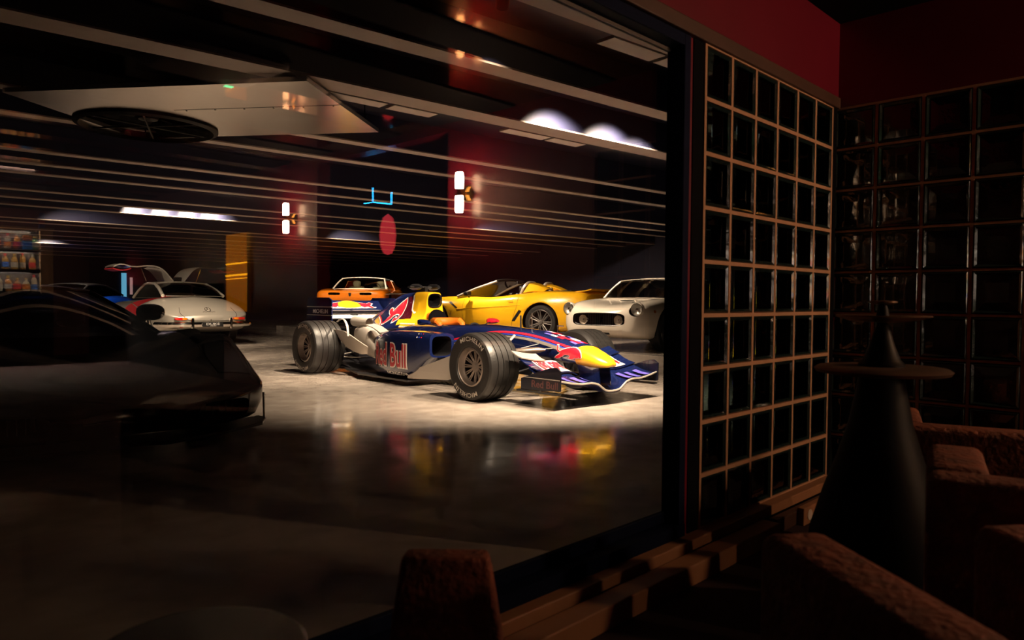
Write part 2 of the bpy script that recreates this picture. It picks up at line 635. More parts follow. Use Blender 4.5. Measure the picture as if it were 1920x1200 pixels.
# ================================================================ lounge shell
struct(MB().box((-4.7, -10.6, -0.2), (XR + .1, 1.46, 0)).build('floor_lounge', M_carpet), 'dark red lounge carpet')
lc = struct(MB().box((-4.7, -10.6, 2.322), (XR + .1, 1.52, 2.60)).build('ceiling_lounge', M_bronze), 'bronze mirror lounge ceiling between black boards')
for y, bw in [(1.42, .9), (.003, .29), (-1.15, .86), (-2.35, .62), (-3.3, .42), (-4.05, .40), (-4.72, .34), (-5.40, .34), (-6.1, .34), (-6.9, .34), (-7.7, .34), (-8.5, .34), (-9.4, .5), (-10.3, .5)]:
    MB().box((-4.7, y - bw / 2, 2.312), (XR + .1, min(y + bw / 2, 1.45), 2.323)).build('ceiling_board', M_black, lc)
struct(MB().box((-4.8, -10.6, 0), (-4.6, 1.46, 2.6)).build('wall_lounge_left', M_red_wall), 'burgundy lounge wall opposite the glass blocks')
struct(MB().box((-4.7, -10.8, 0), (XR + .2, -10.6, 2.6)).build('wall_lounge_back', M_red_wall), 'burgundy lounge wall behind the bar')
# right wall with door recess, glass blocks near the window
wr = MB()
wr.box((XR, 0.0, 1.905), (XR + .14, 1.46, 2.6)).box((XR, -1.43, 0), (XR + .14, 0.0, 2.6)).box((XR, -3.37, 2.25), (XR + .14, -1.43, 2.6))
wr.box((XR, -10.6, 0), (XR + .14, -3.37, 2.6)).box((XR, 0, 0), (XR + .14, 1.46, .085))
wr.box((6.0, -6.0, 0), (6.1, -1.3, 2.6)).box((XR + .1, -6.1, 0), (6.1, -6.0, 2.6)).box((XR + .1, -1.43, 0), (6.1, -1.3, 2.6)).box((XR + .1, -6.0, 2.5), (6.1, -1.3, 2.6)).box((XR + .1, -6.0, -.1), (6.1, -1.3, 0))
wall_r = struct(wr.build('wall_lounge_right', M_red_dk), 'burgundy wall with a panel of glass blocks')
wf = MB().box((2.262, YW, 1.95), (XR, 1.46, 2.6)).box((-4.7, YW, 1.95), (2.262, 1.46, 2.6))
wf.box((-4.7, YW, 0), (-3.05, 1.5, 1.93))
wall_f = struct(wf.build('wall_front', M_red_wall), 'crimson band of wall above the window and glass blocks')
MB().box((-3.05, YW - .012, 1.897), (XR, YW + .05, 1.95)).build('header_board', M_wood_dk, wall_f, bevel=.004)
MB().box((2.332, YW + .006, .1), (2.402, 1.455, 1.897)).build('door_post', M_black, wall_f)
MB().box((2.304, YW + .010, .1), (2.331, 1.455, 1.897)).build('red_strip', M_red_wall, wall_f)
MB().box((3.615, YW + .004, .1), (XR, 1.46, 1.897)).build('corner_post', M_black, wall_f)

MB().box((XR - .012, -10.55, 0), (XR, -5.45, 1.12)).build('added_dark_panel', M_black, wall_r)  # black panel added to hide bar light spilling on this wall
# glass blocks: one mesh, many objects
M_rim = mat('block_rim_glass', (0.012, 0.022, 0.022), 0.10, spec=.7, coat=.6, bump=(9, .25))
def block_mesh():
    a, d, i = .0925, .04, .015
    def sq(s, z): return [Vector((-s, -s, z)), Vector((s, -s, z)), Vector((s, s, z)), Vector((-s, s, z))]
    mb = MB()
    rings = [sq(a - i, d - .016), sq(a - i, d - .007), sq(a - .006, d), sq(a, d - .006), sq(a, -d + .006),
             sq(a - .006, -d), sq(a - i, -d + .007), sq(a - i, -d + .016)]
    mb.rings(rings, False)
    nr = len(mb.f)
    b = a - i
    mb.rings([sq(b, d - .016), sq(b * .55, d - .0135)], False)
    mb.add(sq(b * .55, d - .0135), [(0, 1, 2, 3)])
    mb.rings([sq(b, -d + .016), sq(b * .55, -d + .0135)], False)
    mb.add(sq(b * .55, -d + .0135), [(3, 2, 1, 0)])
    mb.rings([sq(b, -d + .016), sq(b, d - .016)], False)
    return mb, nr
bm0, nrim = block_mesh()
blk = bm0.build('glass_block', M_rim, wall_f)
bme = blk.data
bme.materials.append(M_block)
for i_, p_ in enumerate(bme.polygons):
    p_.material_index = 0 if i_ < nrim else 1
bme_r = bme.copy()
bme_r.materials.clear()
bme_r.materials.append(M_rim)
bme_r.materials.append(M_block_r)
ZR1 = 1.6986
first = True
for i in range(9):
    for j in range(6):
        x, z = 2.4128 + .2 * (j + .5), ZR1 + .1 - .2 * i
        o = blk if first else bpy.data.objects.new('glass_block', bme)
        if not first:
            link(o, wall_f)
        first = False
        o.location = (x, YW + .041, z)
        o.rotation_euler = (R(90), 0, R(180 if (i * 7 + j * 3) % 2 else 0))
for i in range(9):
    for j in range(7):
        y, z = 1.4036 - .2 * (j + .5), ZR1 + .1 - .2 * i
        o = link(bpy.data.objects.new('glass_block', bme_r), wall_r)
        o.location = (XR + .041, y, z)
        o.rotation_euler = (R(90), 0, R(90 if (i * 5 + j * 3) % 2 else -90))
# mortar grids
gm = MB()
for j in range(7):
    x = 2.4128 + .2 * j
    gm.box((x - .0075, YW + .002, ZR1 + .2 - 1.8), (x + .0075, YW + .078, ZR1 + .2))
for i in range(10):
    z = ZR1 + .2 - .2 * i
    gm.box((2.408, YW + .0015, z - .0075), (3.617, YW + .0785, z + .0075))
gm.build('mortar', M_mortar, wall_f)
gm = MB()
for j in range(8):
    y = 1.4036 - .2 * j
    gm.box((XR + .004, y - .007, ZR1 + .2 - 1.8), (XR + .078, y + .007, ZR1 + .2))
for i in range(10):
    z = ZR1 + .2 - .2 * i
    gm.box((XR + .0035, -.005, z - .0055), (XR + .0785, 1.41, z + .0055))
gm.build('mortar', M_mortar, wall_r)
struct(MB().box((XR + 1.2, -1.3, 0), (XR + 1.3, 1.46, 2.6)).build('wall_behind_blocks', M_navy_wall), 'dark wall glimpsed behind the glass blocks')

# window
win = struct(MB().box((-3.05, YW, .100), (2.305, 1.455, .146)).build('window_1', M_frame), 'wide fixed window with navy metal frame')
MB().box((-3.05, 1.434, .146), (2.263, 1.455, .184)).build('bottom_bead', M_frame, win, bevel=.002)
MB().box((2.263, YW, .146), (2.303, 1.455, 1.895)).build('window_stile', M_frame, win, bevel=.003)
MB().box((-3.05, YW, .146), (-2.99, 1.455, 1.895)).build('window_stile', M_frame, win, bevel=.003)
MB().box((-2.99, YW, 1.853), (2.263, 1.455, 1.895)).build('top_rail', M_frame, win, bevel=.003)
MB().box((-2.985, 1.437, 1.842), (2.258, 1.452, 1.853)).build('top_bead', mat('bead_grey', (.10, .08, .07), .5), win)
MB().box((-2.99, 1.440, .184), (2.263, 1.450, 1.842)).build('pane', M_pane, win)
MB().box((-3.05, 1.335, .058), (XR, YW + .03, .1)).build('sill_board', M_wood, win, bevel=.004)
MB().box((-3.05, 1.322, .028), (XR, 1.40, .057)).build('sill_gap', M_black, win)
MB().box((-3.05, 1.245, .0), (2.80, 1.322, .070)).build('sill_board', M_wood, win, bevel=.004)
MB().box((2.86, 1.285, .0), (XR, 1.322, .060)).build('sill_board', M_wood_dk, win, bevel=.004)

# ================================================================ ceiling spotlights of the garage
M_spot = mat('spot_housing', (0.012, 0.012, 0.014), 0.4)
M_lens = mat('spot_lens', (1, .9, .75), 0.3, emit=(1.0, 0.86, 0.68), estr=6.0)
def spot(i, gx, gy, ax, ay, az, watts, cone, what):
    p = G(gx, gy, 2.54)
    a = G(ax, ay, az)
    d = (a - p).normalized()
    t = thing('ceiling_spotlight', 'small black ceiling spotlight aimed at ' + what, 'spotlight', (p.x, p.y, 2.62), 0, 'garage ceiling spotlights')
    q = Vector((0, 0, -.08))
    MB().lathe([(.0, .06), (.03, .06), (.036, .04), (.036, -.05), (.030, -.05), (.028, -.03), (0, -.03)], 20, tuple(-d), q).build('housing', M_spot, t, smooth=True)
    MB().tube([(0, 0, 0), (0, 0, -.05), q - d * .05], .009, 8).build('bracket', M_spot, t)
    MB().lathe([(0, .0), (.026, .0)], 16, tuple(d), q + d * .034).build('lens', M_lens, t)
    L = bpy.data.lights.new('spot_beam', 'SPOT')
    L.energy = watts
    L.color = (1.0, 0.78, 0.55)
    L.spot_size = R(cone)
    L.spot_blend = 0.85
    L.shadow_soft_size = 0.03
    lo = bpy.data.objects.new('spot_beam', L)
    link(lo, t)
    lo.location = q + d * .06
    lo.rotation_euler = d.to_track_quat('-Z', 'Y').to_euler()
for i, s in enumerate(SPOTS):
    spot(i, *s)

# glowing strips on the far wall imitate light through door gaps
M_slot_b = mat('pale_blue_light', (.2, .5, .7), .5, emit=(.16, .55, .82), estr=.55)
M_slot_p = mat('pale_pink_light', (.6, .4, .4), .5, emit=(.8, .45, .42), estr=.30)
for nm, a, b, z0, z1, m_ in (('door_glow_blue', 6.40, 6.57, .0, 1.86, M_slot_b), ('door_glow_pink', 6.69, 6.78, 1.05, 1.70, M_slot_p)):
    struct(gquad(MB(), a, GYB - .05, b, GYB - .01, z0, z1).build(nm, m_), 'slim glowing strip standing for door gap light on the far garage wall, ' + ('pale blue' if m_ is M_slot_b else 'dull pink'))
# ================================================================ formula racing car
P_navy = mat('race_navy', (0.004, 0.009, 0.052), 0.25, coat=1.0)
P_blue = mat('race_blue', (0.03, 0.06, 0.42), 0.3, coat=0.6)
P_violet = mat('race_violet', (0.10, 0.08, 0.40), 0.4, coat=0.4)
P_yel = mat('race_yellow', (0.86, 0.47, 0.012), 0.3, coat=0.8)
P_red = mat('race_red', (0.62, 0.012, 0.03), 0.35, coat=0.5)
P_redt = mat('race_red_text', (0.42, 0.006, 0.018), 0.35, coat=0.3)
P_white = mat('race_white', (0.82, 0.76, 0.70), 0.35, coat=0.4)
P_silver = mat('race_silver', (0.60, 0.54, 0.48), 0.35, 0.6)
P_maroon = mat('race_maroon', (0.06, 0.004, 0.012), 0.2, coat=0.8)
P_carbon = mat('carbon', (0.012, 0.012, 0.014), 0.32, coat=0.4)
P_orange = mat('race_orange', (0.72, 0.16, 0.01), 0.55)
P_tyre = mat('tyre_rubber', (0.013, 0.012, 0.0115), 0.42, bump=(60, 0.08))
P_tyretext = mat('tyre_lettering', (0.55, 0.48, 0.42), 0.6)
P_rim = mat('race_rim', (0.27, 0.22, 0.19), 0.42, 0.5)
P_steel = mat('steel', (0.55, 0.5, 0.45), 0.3, 1.0)

_a = R(-92.6)
f1 = thing('formula_racing_car', 'navy open-wheel racing car with yellow nose under the spotlights', 'racing car',
           (4.548 - .88 * math.sin(_a), 5.019 + .88 * math.cos(_a), 0), _a)

def f1sec(zb, zt, wb, wm, wt, zm):
    return [(0, zb), (wb, zb), (wm * .99, zb + (zm - zb) * .30), (wm, zm), (wt + (wm - wt) * .35, zt - (zt - zm) * .24), (wt * .66, zt), (0, zt + .006)]
st = [(-2.02, f1sec(.10, .66, .30, .40, .26, .50)), (-1.62, f1sec(.10, .665, .28, .38, .27, .52)), (-1.2, f1sec(.13, .672, .24, .34, .25, .52)),
      (-.8, f1sec(.22, .678, .18, .275, .22, .58)), (-.4, f1sec(.30, .664, .15, .24, .195, .58)), (0, f1sec(.345, .642, .14, .212, .172, .565)),
      (.3, f1sec(.360, .600, .13, .188, .150, .535)), (.55, f1sec(.355, .545, .12, .168, .130, .49)), (.66, f1sec(.348, .517, .11, .156, .120, .465)),
      (.80, f1sec(.335, .470, .095, .134, .10, .425)), (.90, f1sec(.332, .428, .075, .108, .075, .392)), (.965, f1sec(.340, .392, .04, .070, .045, .370)),
      (.985, f1sec(.355, .375, .015, .025, .014, .366))]
rg = loft_half(st, 5, 3)
ks = 8 * 5
chas = MB().rings(rg[:ks + 1]).build('chassis', P_navy, f1, smooth=True, ang=50)
nose = MB().rings(rg[ks:]).build('nose_cone', P_yel, f1, smooth=True, ang=50)
full = MB().rings(rg).build('tmp', None)
T_ch = bvh(full)
bpy.data.objects.remove(full)
# cockpit opening
ck = MB()
rr = []
for z in (.42, .9):
    rr.append([Vector((-1.22 + .42 * math.copysign(abs(math.cos(t)) ** .7, math.cos(t)), .20 * math.copysign(abs(math.sin(t)) ** .7, math.sin(t)), z))
               for t in [2 * PI * k / 28 for k in range(28)]])
ck.rings(rr)
cut(chas, [ck])
MB().rings([[v * 1 + Vector((0, 0, .012 - .42 + .43)) for v in rr[0]], [v + Vector((0, 0, .02)) for v in rr[0]]]).build('cockpit_floor', P_carbon, f1)
# head restraint around the driver opening
hr = MB()
arc = [(-1.46 - .20 * math.sin(t), .165 * math.cos(t), .69) for t in [PI * k / 14 for k in range(15)]]
hr.tube(arc, .042, 10, flat=1.15)
hr.tube([(-1.46, .165, .69), (-1.42, .165, .67), (-1.40, .165, .61)], [.042, .036, .02], 10)
hr.tube([(-1.46, -.165, .69), (-1.42, -.165, .67), (-1.40, -.165, .61)], [.042, .036, .02], 10)
hr.build('headrest', P_orange, f1, smooth=True)
MB().lathe([(.0, -.02), (.12, -.02), (.14, 0), (.12, .02), (0, .02)], 20, (1, 0, .3), (-1.66, 0, .70)).build('seat_pad', M_black, f1, smooth=True)
MB().lathe([(.085, -.012), (.10, -.012), (.10, .012), (.085, .012)], 20, (1, 0, .35), (-.98, 0, .60), closed=True).build('steering_wheel', P_carbon, f1, smooth=True)

# engine cover with airbox
def cov(zb, w0, zw, w1, z1, w2, z2, zt):
    return [(0, zb), (w0 * .9, zb), (w0, zw), (w1, z1), (w2, z2), (w2 * .75, zt - .012), (0, zt)]
cs = [(-1.74, cov(.62, .22, .66, .135, .78, .112, .93, 1.035)), (-1.82, cov(.60, .26, .66, .16, .78, .118, .93, 1.042)), (-2.0, cov(.57, .32, .64, .20, .76, .12, .92, 1.038)),
      (-2.2, cov(.55, .34, .61, .20, .74, .105, .90, 1.022)), (-2.4, cov(.53, .33, .59, .18, .71, .09, .86, .985)), (-2.65, cov(.50, .28, .56, .15, .66, .07, .78, .885)),
      (-3.0, cov(.47, .20, .52, .11, .58, .05, .66, .735)), (-3.26, cov(.46, .11, .50, .06, .54, .03, .58, .63))]
rc = loft_half(cs, 5, 4)
full = MB().rings(rc).build('tmp', None)
T_cov = bvh(full)
bpy.data.objects.remove(full)
ksp = 2 * 5
airbox = MB().rings(rc[:ksp + 1]).build('airbox', P_yel, f1, smooth=True, ang=50)
MB().rings(rc[ksp:]).build('engine_cover', P_navy, f1, smooth=True, ang=50)
ik = MB()
ik.rings([ring_se(x, -.088, .088, .865, 1.008, 24, 3) for x in (-1.6, -1.9)])
cut(airbox, [ik])
MB().rings([ring_se(-1.895, -.087, .087, .866, 1.007, 24, 3), ring_se(-1.885, -.087, .087, .866, 1.007, 24, 3)]).build('intake_duct', M_black, airbox)
MB().rings([ring_se(x, -.098 - e, .098 + e, .855 - e, 1.018 + e, 24, 3) for x, e in ((-1.735, .0), (-1.725, .004), (-1.72, 0))] +
           [ring_se(-1.735, -.087, .087, .866, 1.007, 24, 3)], caps=False).build('intake_lip', P_carbon, airbox, smooth=True)
MB().rings([ring_se(x, -w, w, .70, .80, 20, 3) for x, w in ((-1.70, .10), (-1.78, .13))]).build('roll_pad', P_orange, f1, smooth=True)
# camera pod over the airbox
tc_ = MB()
tc_.rings(smooth_rings([ring_se(-1.95, -.012, .012, 1.03, 1.06, 16, 2), ring_se(-1.95, -.012, .012, 1.06, 1.09, 16, 2)], 1))
tc_.box((-1.99, -.02, 1.03), (-1.90, .02, 1.10))
for s in (-1, 1):
    tc_.tube([(-2.06, s * .13, 1.095), (-2.0, s * .13, 1.097), (-1.88, s * .13, 1.10), (-1.83, s * .13, 1.10)], [.012, .036, .036, .02], 12)
tc_.tube([(-1.95, -.22, 1.095), (-1.95, .22, 1.095)], .035, 12, flat=.35)
tc_.build('camera_pod', P_carbon, f1, smooth=True)
MB().tube([(-2.2, -.01, 1.02), (-2.75, -.03, 1.015)], .004, 6).build('aerial', P_steel, f1)

# decals of the engine cover (right side faces the viewer, left side mirrored)
COVBULL = [(-2.551, 0.642), (-2.511, 0.71), (-2.462, 0.745), (-2.542, 0.777), (-2.573, 0.804), (-2.522, 0.833), (-2.462, 0.828), (-2.452, 0.79), (-2.354, 0.857), (-2.276, 0.902), (-2.150, 0.962), (-2.132, 0.86), (-2.135, 0.763), (-2.16, 0.713), (-2.207, 0.674), (-2.236, 0.668), (-2.29, 0.71), (-2.256, 0.727), (-2.217, 0.712), (-2.179, 0.74), (-2.198, 0.767), (-2.275, 0.771), (-2.353, 0.747), (-2.382, 0.702), (-2.441, 0.668), (-2.481, 0.639)]
NOSEBULL = [(0.442, 0.408), (0.468, 0.429), (0.499, 0.446), (0.514, 0.469), (0.488, 0.479), (0.472, 0.498), (0.477, 0.528), (0.469, 0.555), (0.484, 0.556), (0.490, 0.528), (0.486, 0.502), (0.509, 0.484), (0.535, 0.501), (0.586, 0.519), (0.646, 0.530), (0.676, 0.524), (0.717, 0.500), (0.742, 0.468), (0.752, 0.424), (0.74, 0.416), (0.718, 0.433), (0.723, 0.418), (0.693, 0.413), (0.678, 0.419), (0.663, 0.407), (0.633, 0.401), (0.608, 0.411), (0.628, 0.422), (0.617, 0.445), (0.576, 0.45), (0.546, 0.441), (0.541, 0.429), (0.515, 0.42), (0.5, 0.408), (0.463, 0.402)]
for s in (-1, 1):
    wy = wrap_y(T_cov, s, .003)
    wy2 = wrap_y(T_cov, s, .006)
    decal('bull_outline', poly_geo(grow(COVBULL, .016)), wy, P_white, f1, .06)
    decal('bull_emblem', poly_geo(COVBULL), wy2, P_red, f1, .06)
    decal('cover_panel', poly_geo([(-2.125, .975), (-1.985, .995), (-1.955, .81), (-1.905, .72), (-2.11, .715)]), wy, P_maroon, f1, .05)
    decal('cover_trim', ribbon([(-2.0, 1.0), (-1.985, .90), (-1.955, .82), (-1.90, .785), (-1.885, .80)], .022), wrap_y(T_cov, s, .005), P_white, f1, .04)
    decal('cover_sun', poly_geo([(-2.13, .705), (-1.93, .715), (-1.97, .66), (-2.07, .635)]), wy, P_yel, f1, .05)
    for k, (c, dz) in enumerate(((P_red, 0), (P_white, -.022))):
        decal('cover_stripe', ribbon([(-2.86, .74 + dz), (-2.70, .68 + dz), (-2.60, .645 + dz)], .014), wy, c, f1, .04)
    for k in range(2):      # two rows of tiny lettering, too small to read
        for j in range(9 - 4 * k):
            x0 = -2.0 + .024 * j
            decal('small_lettering', ([(x0, .652 - .032 * k), (x0 + .017, .652 - .032 * k), (x0 + .017, .666 - .032 * k), (x0, .666 - .032 * k)], [(0, 1, 2, 3)]), wrap_y(T_cov, s, .006), P_white, f1)

# sidepods
pod_y = [(-.93, .34, .665, .335, .590), (-1.08, .30, .690, .25, .602), (-1.22, .27, .702, .155, .606), (-1.4, .25, .706, .10, .605), (-1.7, .24, .690, .085, .595),
         (-2.0, .22, .620, .08, .560), (-2.3, .18, .510, .08, .50), (-2.6, .14, .400, .09, .43), (-3.0, .10, .270, .10, .34)]
for s in (-1, 1):
    rings = [ring_se(x, s * a if s > 0 else -b, s * b if s > 0 else -a, z0, z1, 40, 5.0) for x, a, b, z0, z1 in pod_y]
    rings = smooth_rings(rings, 5)
    pod = MB().rings(rings).build('sidepod', P_navy, f1, smooth=True, ang=50)
    T_pod = bvh(pod)
    y0, y1 = sorted((s * .375, s * .645))
    cut(pod, [MB().rings([ring_se(-.8, y0, y1, .355, .568, 28, 4), ring_se(-1.45, y0 + (.05 if s < 0 else 0), y1 - (.05 if s > 0 else 0), .33, .53, 28, 4)])])
    MB().rings([ring_se(-1.40, y0, y1, .33, .55, 20, 4), ring_se(-1.42, y0, y1, .33, .55, 20, 4)]).build('radiator', M_black, pod)
    wy = wrap_y(T_pod, s, .004, s * .69)
    # big word mark, white edge first
    def put(txt, x0, z0, w_, h_, m, off, bold, nm):
        v, fs = text_geo(txt, 1, bold, 0, 1.0)
        v = fit(v, w_, h_)
        if s > 0:
            v = [(w_ - a, b) for a, b in v]
        decal(nm, ([(a + x0, b + z0) for a, b in v], fs), wrap_y(T_pod, s, off, s * .69), m, pod, .05)
    put('Red Bull', -2.055, .188, .775, .285, P_white, .004, .05, 'word_mark_edge')
    put('Red Bull', -2.035, .202, .735, .258, P_redt, .008, .016, 'word_mark')
    put('RACING.COM', -1.72, .118, .39, .034, P_white, .005, .012, 'web_address')
    for k, c in enumerate((P_red, P_blue, P_white)):
        decal('pod_stripe', ribbon([(-1.05 - .035 * k, .585), (-1.055 - .035 * k, .54)], .016), wy, c, pod)
    # chimney winglet, exhaust fairing
    MB().sheet([[(-2.05, s * .56, .56), (-2.05, s * .44, .575)], [(-2.22, s * .55, .615), (-2.22, s * .42, .625)], [(-2.42, s * .52, .64), (-2.42, s * .40, .65)]], .012).build('chimney_fin', P_silver, f1, smooth=True)
    MB().rings(smooth_rings([ring_se(x, (s * a if s > 0 else -b), (s * b if s > 0 else -a), z0, z1, 20, 2.6) for x, a, b, z0, z1 in
                             ((-2.10, .38, .60, .22, .40), (-2.3, .34, .56, .24, .52), (-2.55, .30, .48, .26, .60), (-2.78, .28, .42, .34, .62), (-2.9, .30, .40, .42, .58))], 4)).build('exhaust_fairing', P_silver, f1, smooth=True)
    MB().rings([ring_se(x, s * .36 - w_, s * .36 + w_, .60 - .0, .60 + 2 * w_, 16, 2) for x, w_ in ((-2.60, .055), (-2.95, .065), (-2.95, .055), (-2.65, .045))], caps=False).build('exhaust_pipe', P_silver, f1, smooth=True)
    # flip-up in front of the rear wheel
    g = []
    for i, (x, z0, z1) in enumerate(((-2.20, .315, .335), (-2.36, .285, .385), (-2.52, .275, .44), (-2.68, .30, .50), (-2.82, .345, .545), (-2.95, .42, .56), (-3.05, .50, .565))):
        g.append([(x, s * (.50 + .012 * i), z0), (x, s * (.53 + .012 * i), (z0 + z1) / 2), (x, s * (.55 + .010 * i), z1)])
    MB().sheet(g, .012).build('flip_up', P_silver, f1, smooth=True)
    hoop = [(-2.70, s * .60, .49), (-2.72, s * .60, .60), (-2.80, s * .59, .68), (-2.90, s * .58, .695), (-3.02, s * .57, .66)]
    MB().tube(spline(hoop, 4), .016, 8, flat=.5).build('hoop_vane', P_silver, f1, smooth=True)
    # bargeboard
    poly = [(-1.36, .16), (-1.0, .26), (-.585, .385), (-.56, .16), (-.66, .125), (-1.36, .085)]
    Mx = Matrix(((1, 0, 0, 0), (0, 0, -1, s * .635), (0, 1, 0, 0), (0, 0, 0, 1)))
    MB().prism(poly, .018, Mx).build('bargeboard', P_silver, f1)
    Mx = Matrix(((1, 0, 0, 0), (0, 0, -1, s * .40), (0, 1, 0, 0), (0, 0, 0, 1)))
    MB().prism([(-.95, .12), (-.95, .33), (-.55, .36), (-.42, .22), (-.5, .12)], .014, Mx).build('turning_vane', P_carbon, f1)
    # rear-view mirror
    mm = MB().rings(smooth_rings([ring_se(x, s * .50 - w_, s * .50 + w_, .70 - w_ * .5, .70 + w_ * .5, 16, 3) for x, w_ in ((-1.16, .02), (-1.22, .055), (-1.28, .068), (-1.30, .062))], 3)).build('mirror', P_red if s > 0 else P_navy, f1, smooth=True)
    MB().box((-1.302, s * .50 - .055, .674), (-1.294, s * .50 + .055, .726)).build('mirror_edge', P_yel if s > 0 else P_navy, mm)
    MB().tube([(-1.24, s * .44, .69), (-1.22, s * .28, .64)], .010, 8, flat=.5).build('mirror_stalk', P_carbon, mm)

# chassis side stripes and nose emblem
for s in (-1, 1):
    wy = wrap_y(T_ch, s, .003, s * .2)
    line = [(.60, .505), (.42, .545), (.2, .590), (-.05, .618), (-.35, .622), (-.62, .590), (-.9, .535), (-1.15, .475), (-1.42, .40)]
    line = spline(line, 4)
    decal('side_stripe', ribbon(line, .017), wy, P_red, f1, .05)
    decal('side_stripe', ribbon([(x, z - .020) for x, z in line], .012), wy, P_blue, f1, .05)
    decal('side_stripe', ribbon([(x, z - .042) for x, z in line], [.010 + .024 * max(0, min(1, (x + .6) / 1.1)) for x, z in line]), wy, P_silver, f1, .05)
    nb = [(x - .02, .402 + (z - .40) * .80) for x, z in NOSEBULL]
    decal('bull_outline', poly_geo(grow(nb, .007)), wrap_y(T_ch, s, .006, s * .15), P_white, f1, .04)
    decal('bull_emblem', poly_geo(nb), wrap_y(T_ch, s, .010, s * .15), P_red, f1, .04)
# chequered panels on top of the nose
wz = wrap_z(T_ch, .004)
rnd = random.Random(3)
for i in range(6):
    for j in range(4):
        c = (P_violet, P_white, P_red, P_navy)[(i * 3 + j * 2 + (i * j) % 3) % 4]
        if c is P_navy:
            continue
        x, y = .60 - .085 * i, -.09 + .048 * j
        decal('nose_chequer', ([(x, y), (x - .08, y + .004), (x - .085, y + .046), (x - .004, y + .044)], [(0, 1, 2, 3)]), wz, c, f1, .03)
MB().tube([(-.30, .05, .655), (-.30, .05, .79)], .009, 8).build('aerial', P_carbon, f1)
MB().tube([(-.10, .02, .645), (-.10, .02, .82)], .006, 8).build('aerial', P_steel, f1)
pt = MB().tube([(.28, 0, .60), (.28, 0, .70), (.36, 0, .70)], .006, 8)
pt.build('pitot_tube', P_steel, f1)

# floor and diffuser
fp = [(-.62, .10), (-.75, .24), (-1.25, .30), (-1.30, .69), (-2.3, .70), (-2.75, .55), (-3.05, .45), (-3.6, .45)]
poly = fp + [(x, -y) for x, y in reversed(fp)]
MB().prism(poly, .02, Matrix.Translation((0, 0, .062))).build('undertray', P_carbon, f1)
df = MB()
for y in (-.40, -.2, 0, .2, .40):
    df.prism([(-3.0, .06), (-3.75, .07), (-3.75, .26), (-3.3, .16)], .01, Matrix(((1, 0, 0, 0), (0, 0, -1, y), (0, 1, 0, 0), (0, 0, 0, 1))))
df.sheet([[(-2.95, -.42, .075), (-2.95, .42, .075)], [(-3.35, -.42, .14), (-3.35, .42, .14)], [(-3.78, -.42, .26), (-3.78, .42, .26)]], .01)
df.build('diffuser', P_carbon, f1)
MB().rings(smooth_rings([ring_se(x, -w_, w_, z0, z1, 20, 3) for x, w_, z0, z1 in ((-2.6, .16, .10, .42), (-3.0, .13, .12, .42), (-3.3, .11, .14, .42), (-3.62, .08, .2, .38))], 3)).build('gearbox', P_carbon, f1, smooth=True)
MB().rings([ring_se(x, -.045, .045, .30, .37, 16, 2.5) for x in (-3.62, -3.72)]).build('rain_light', P_maroon, f1, smooth=True)

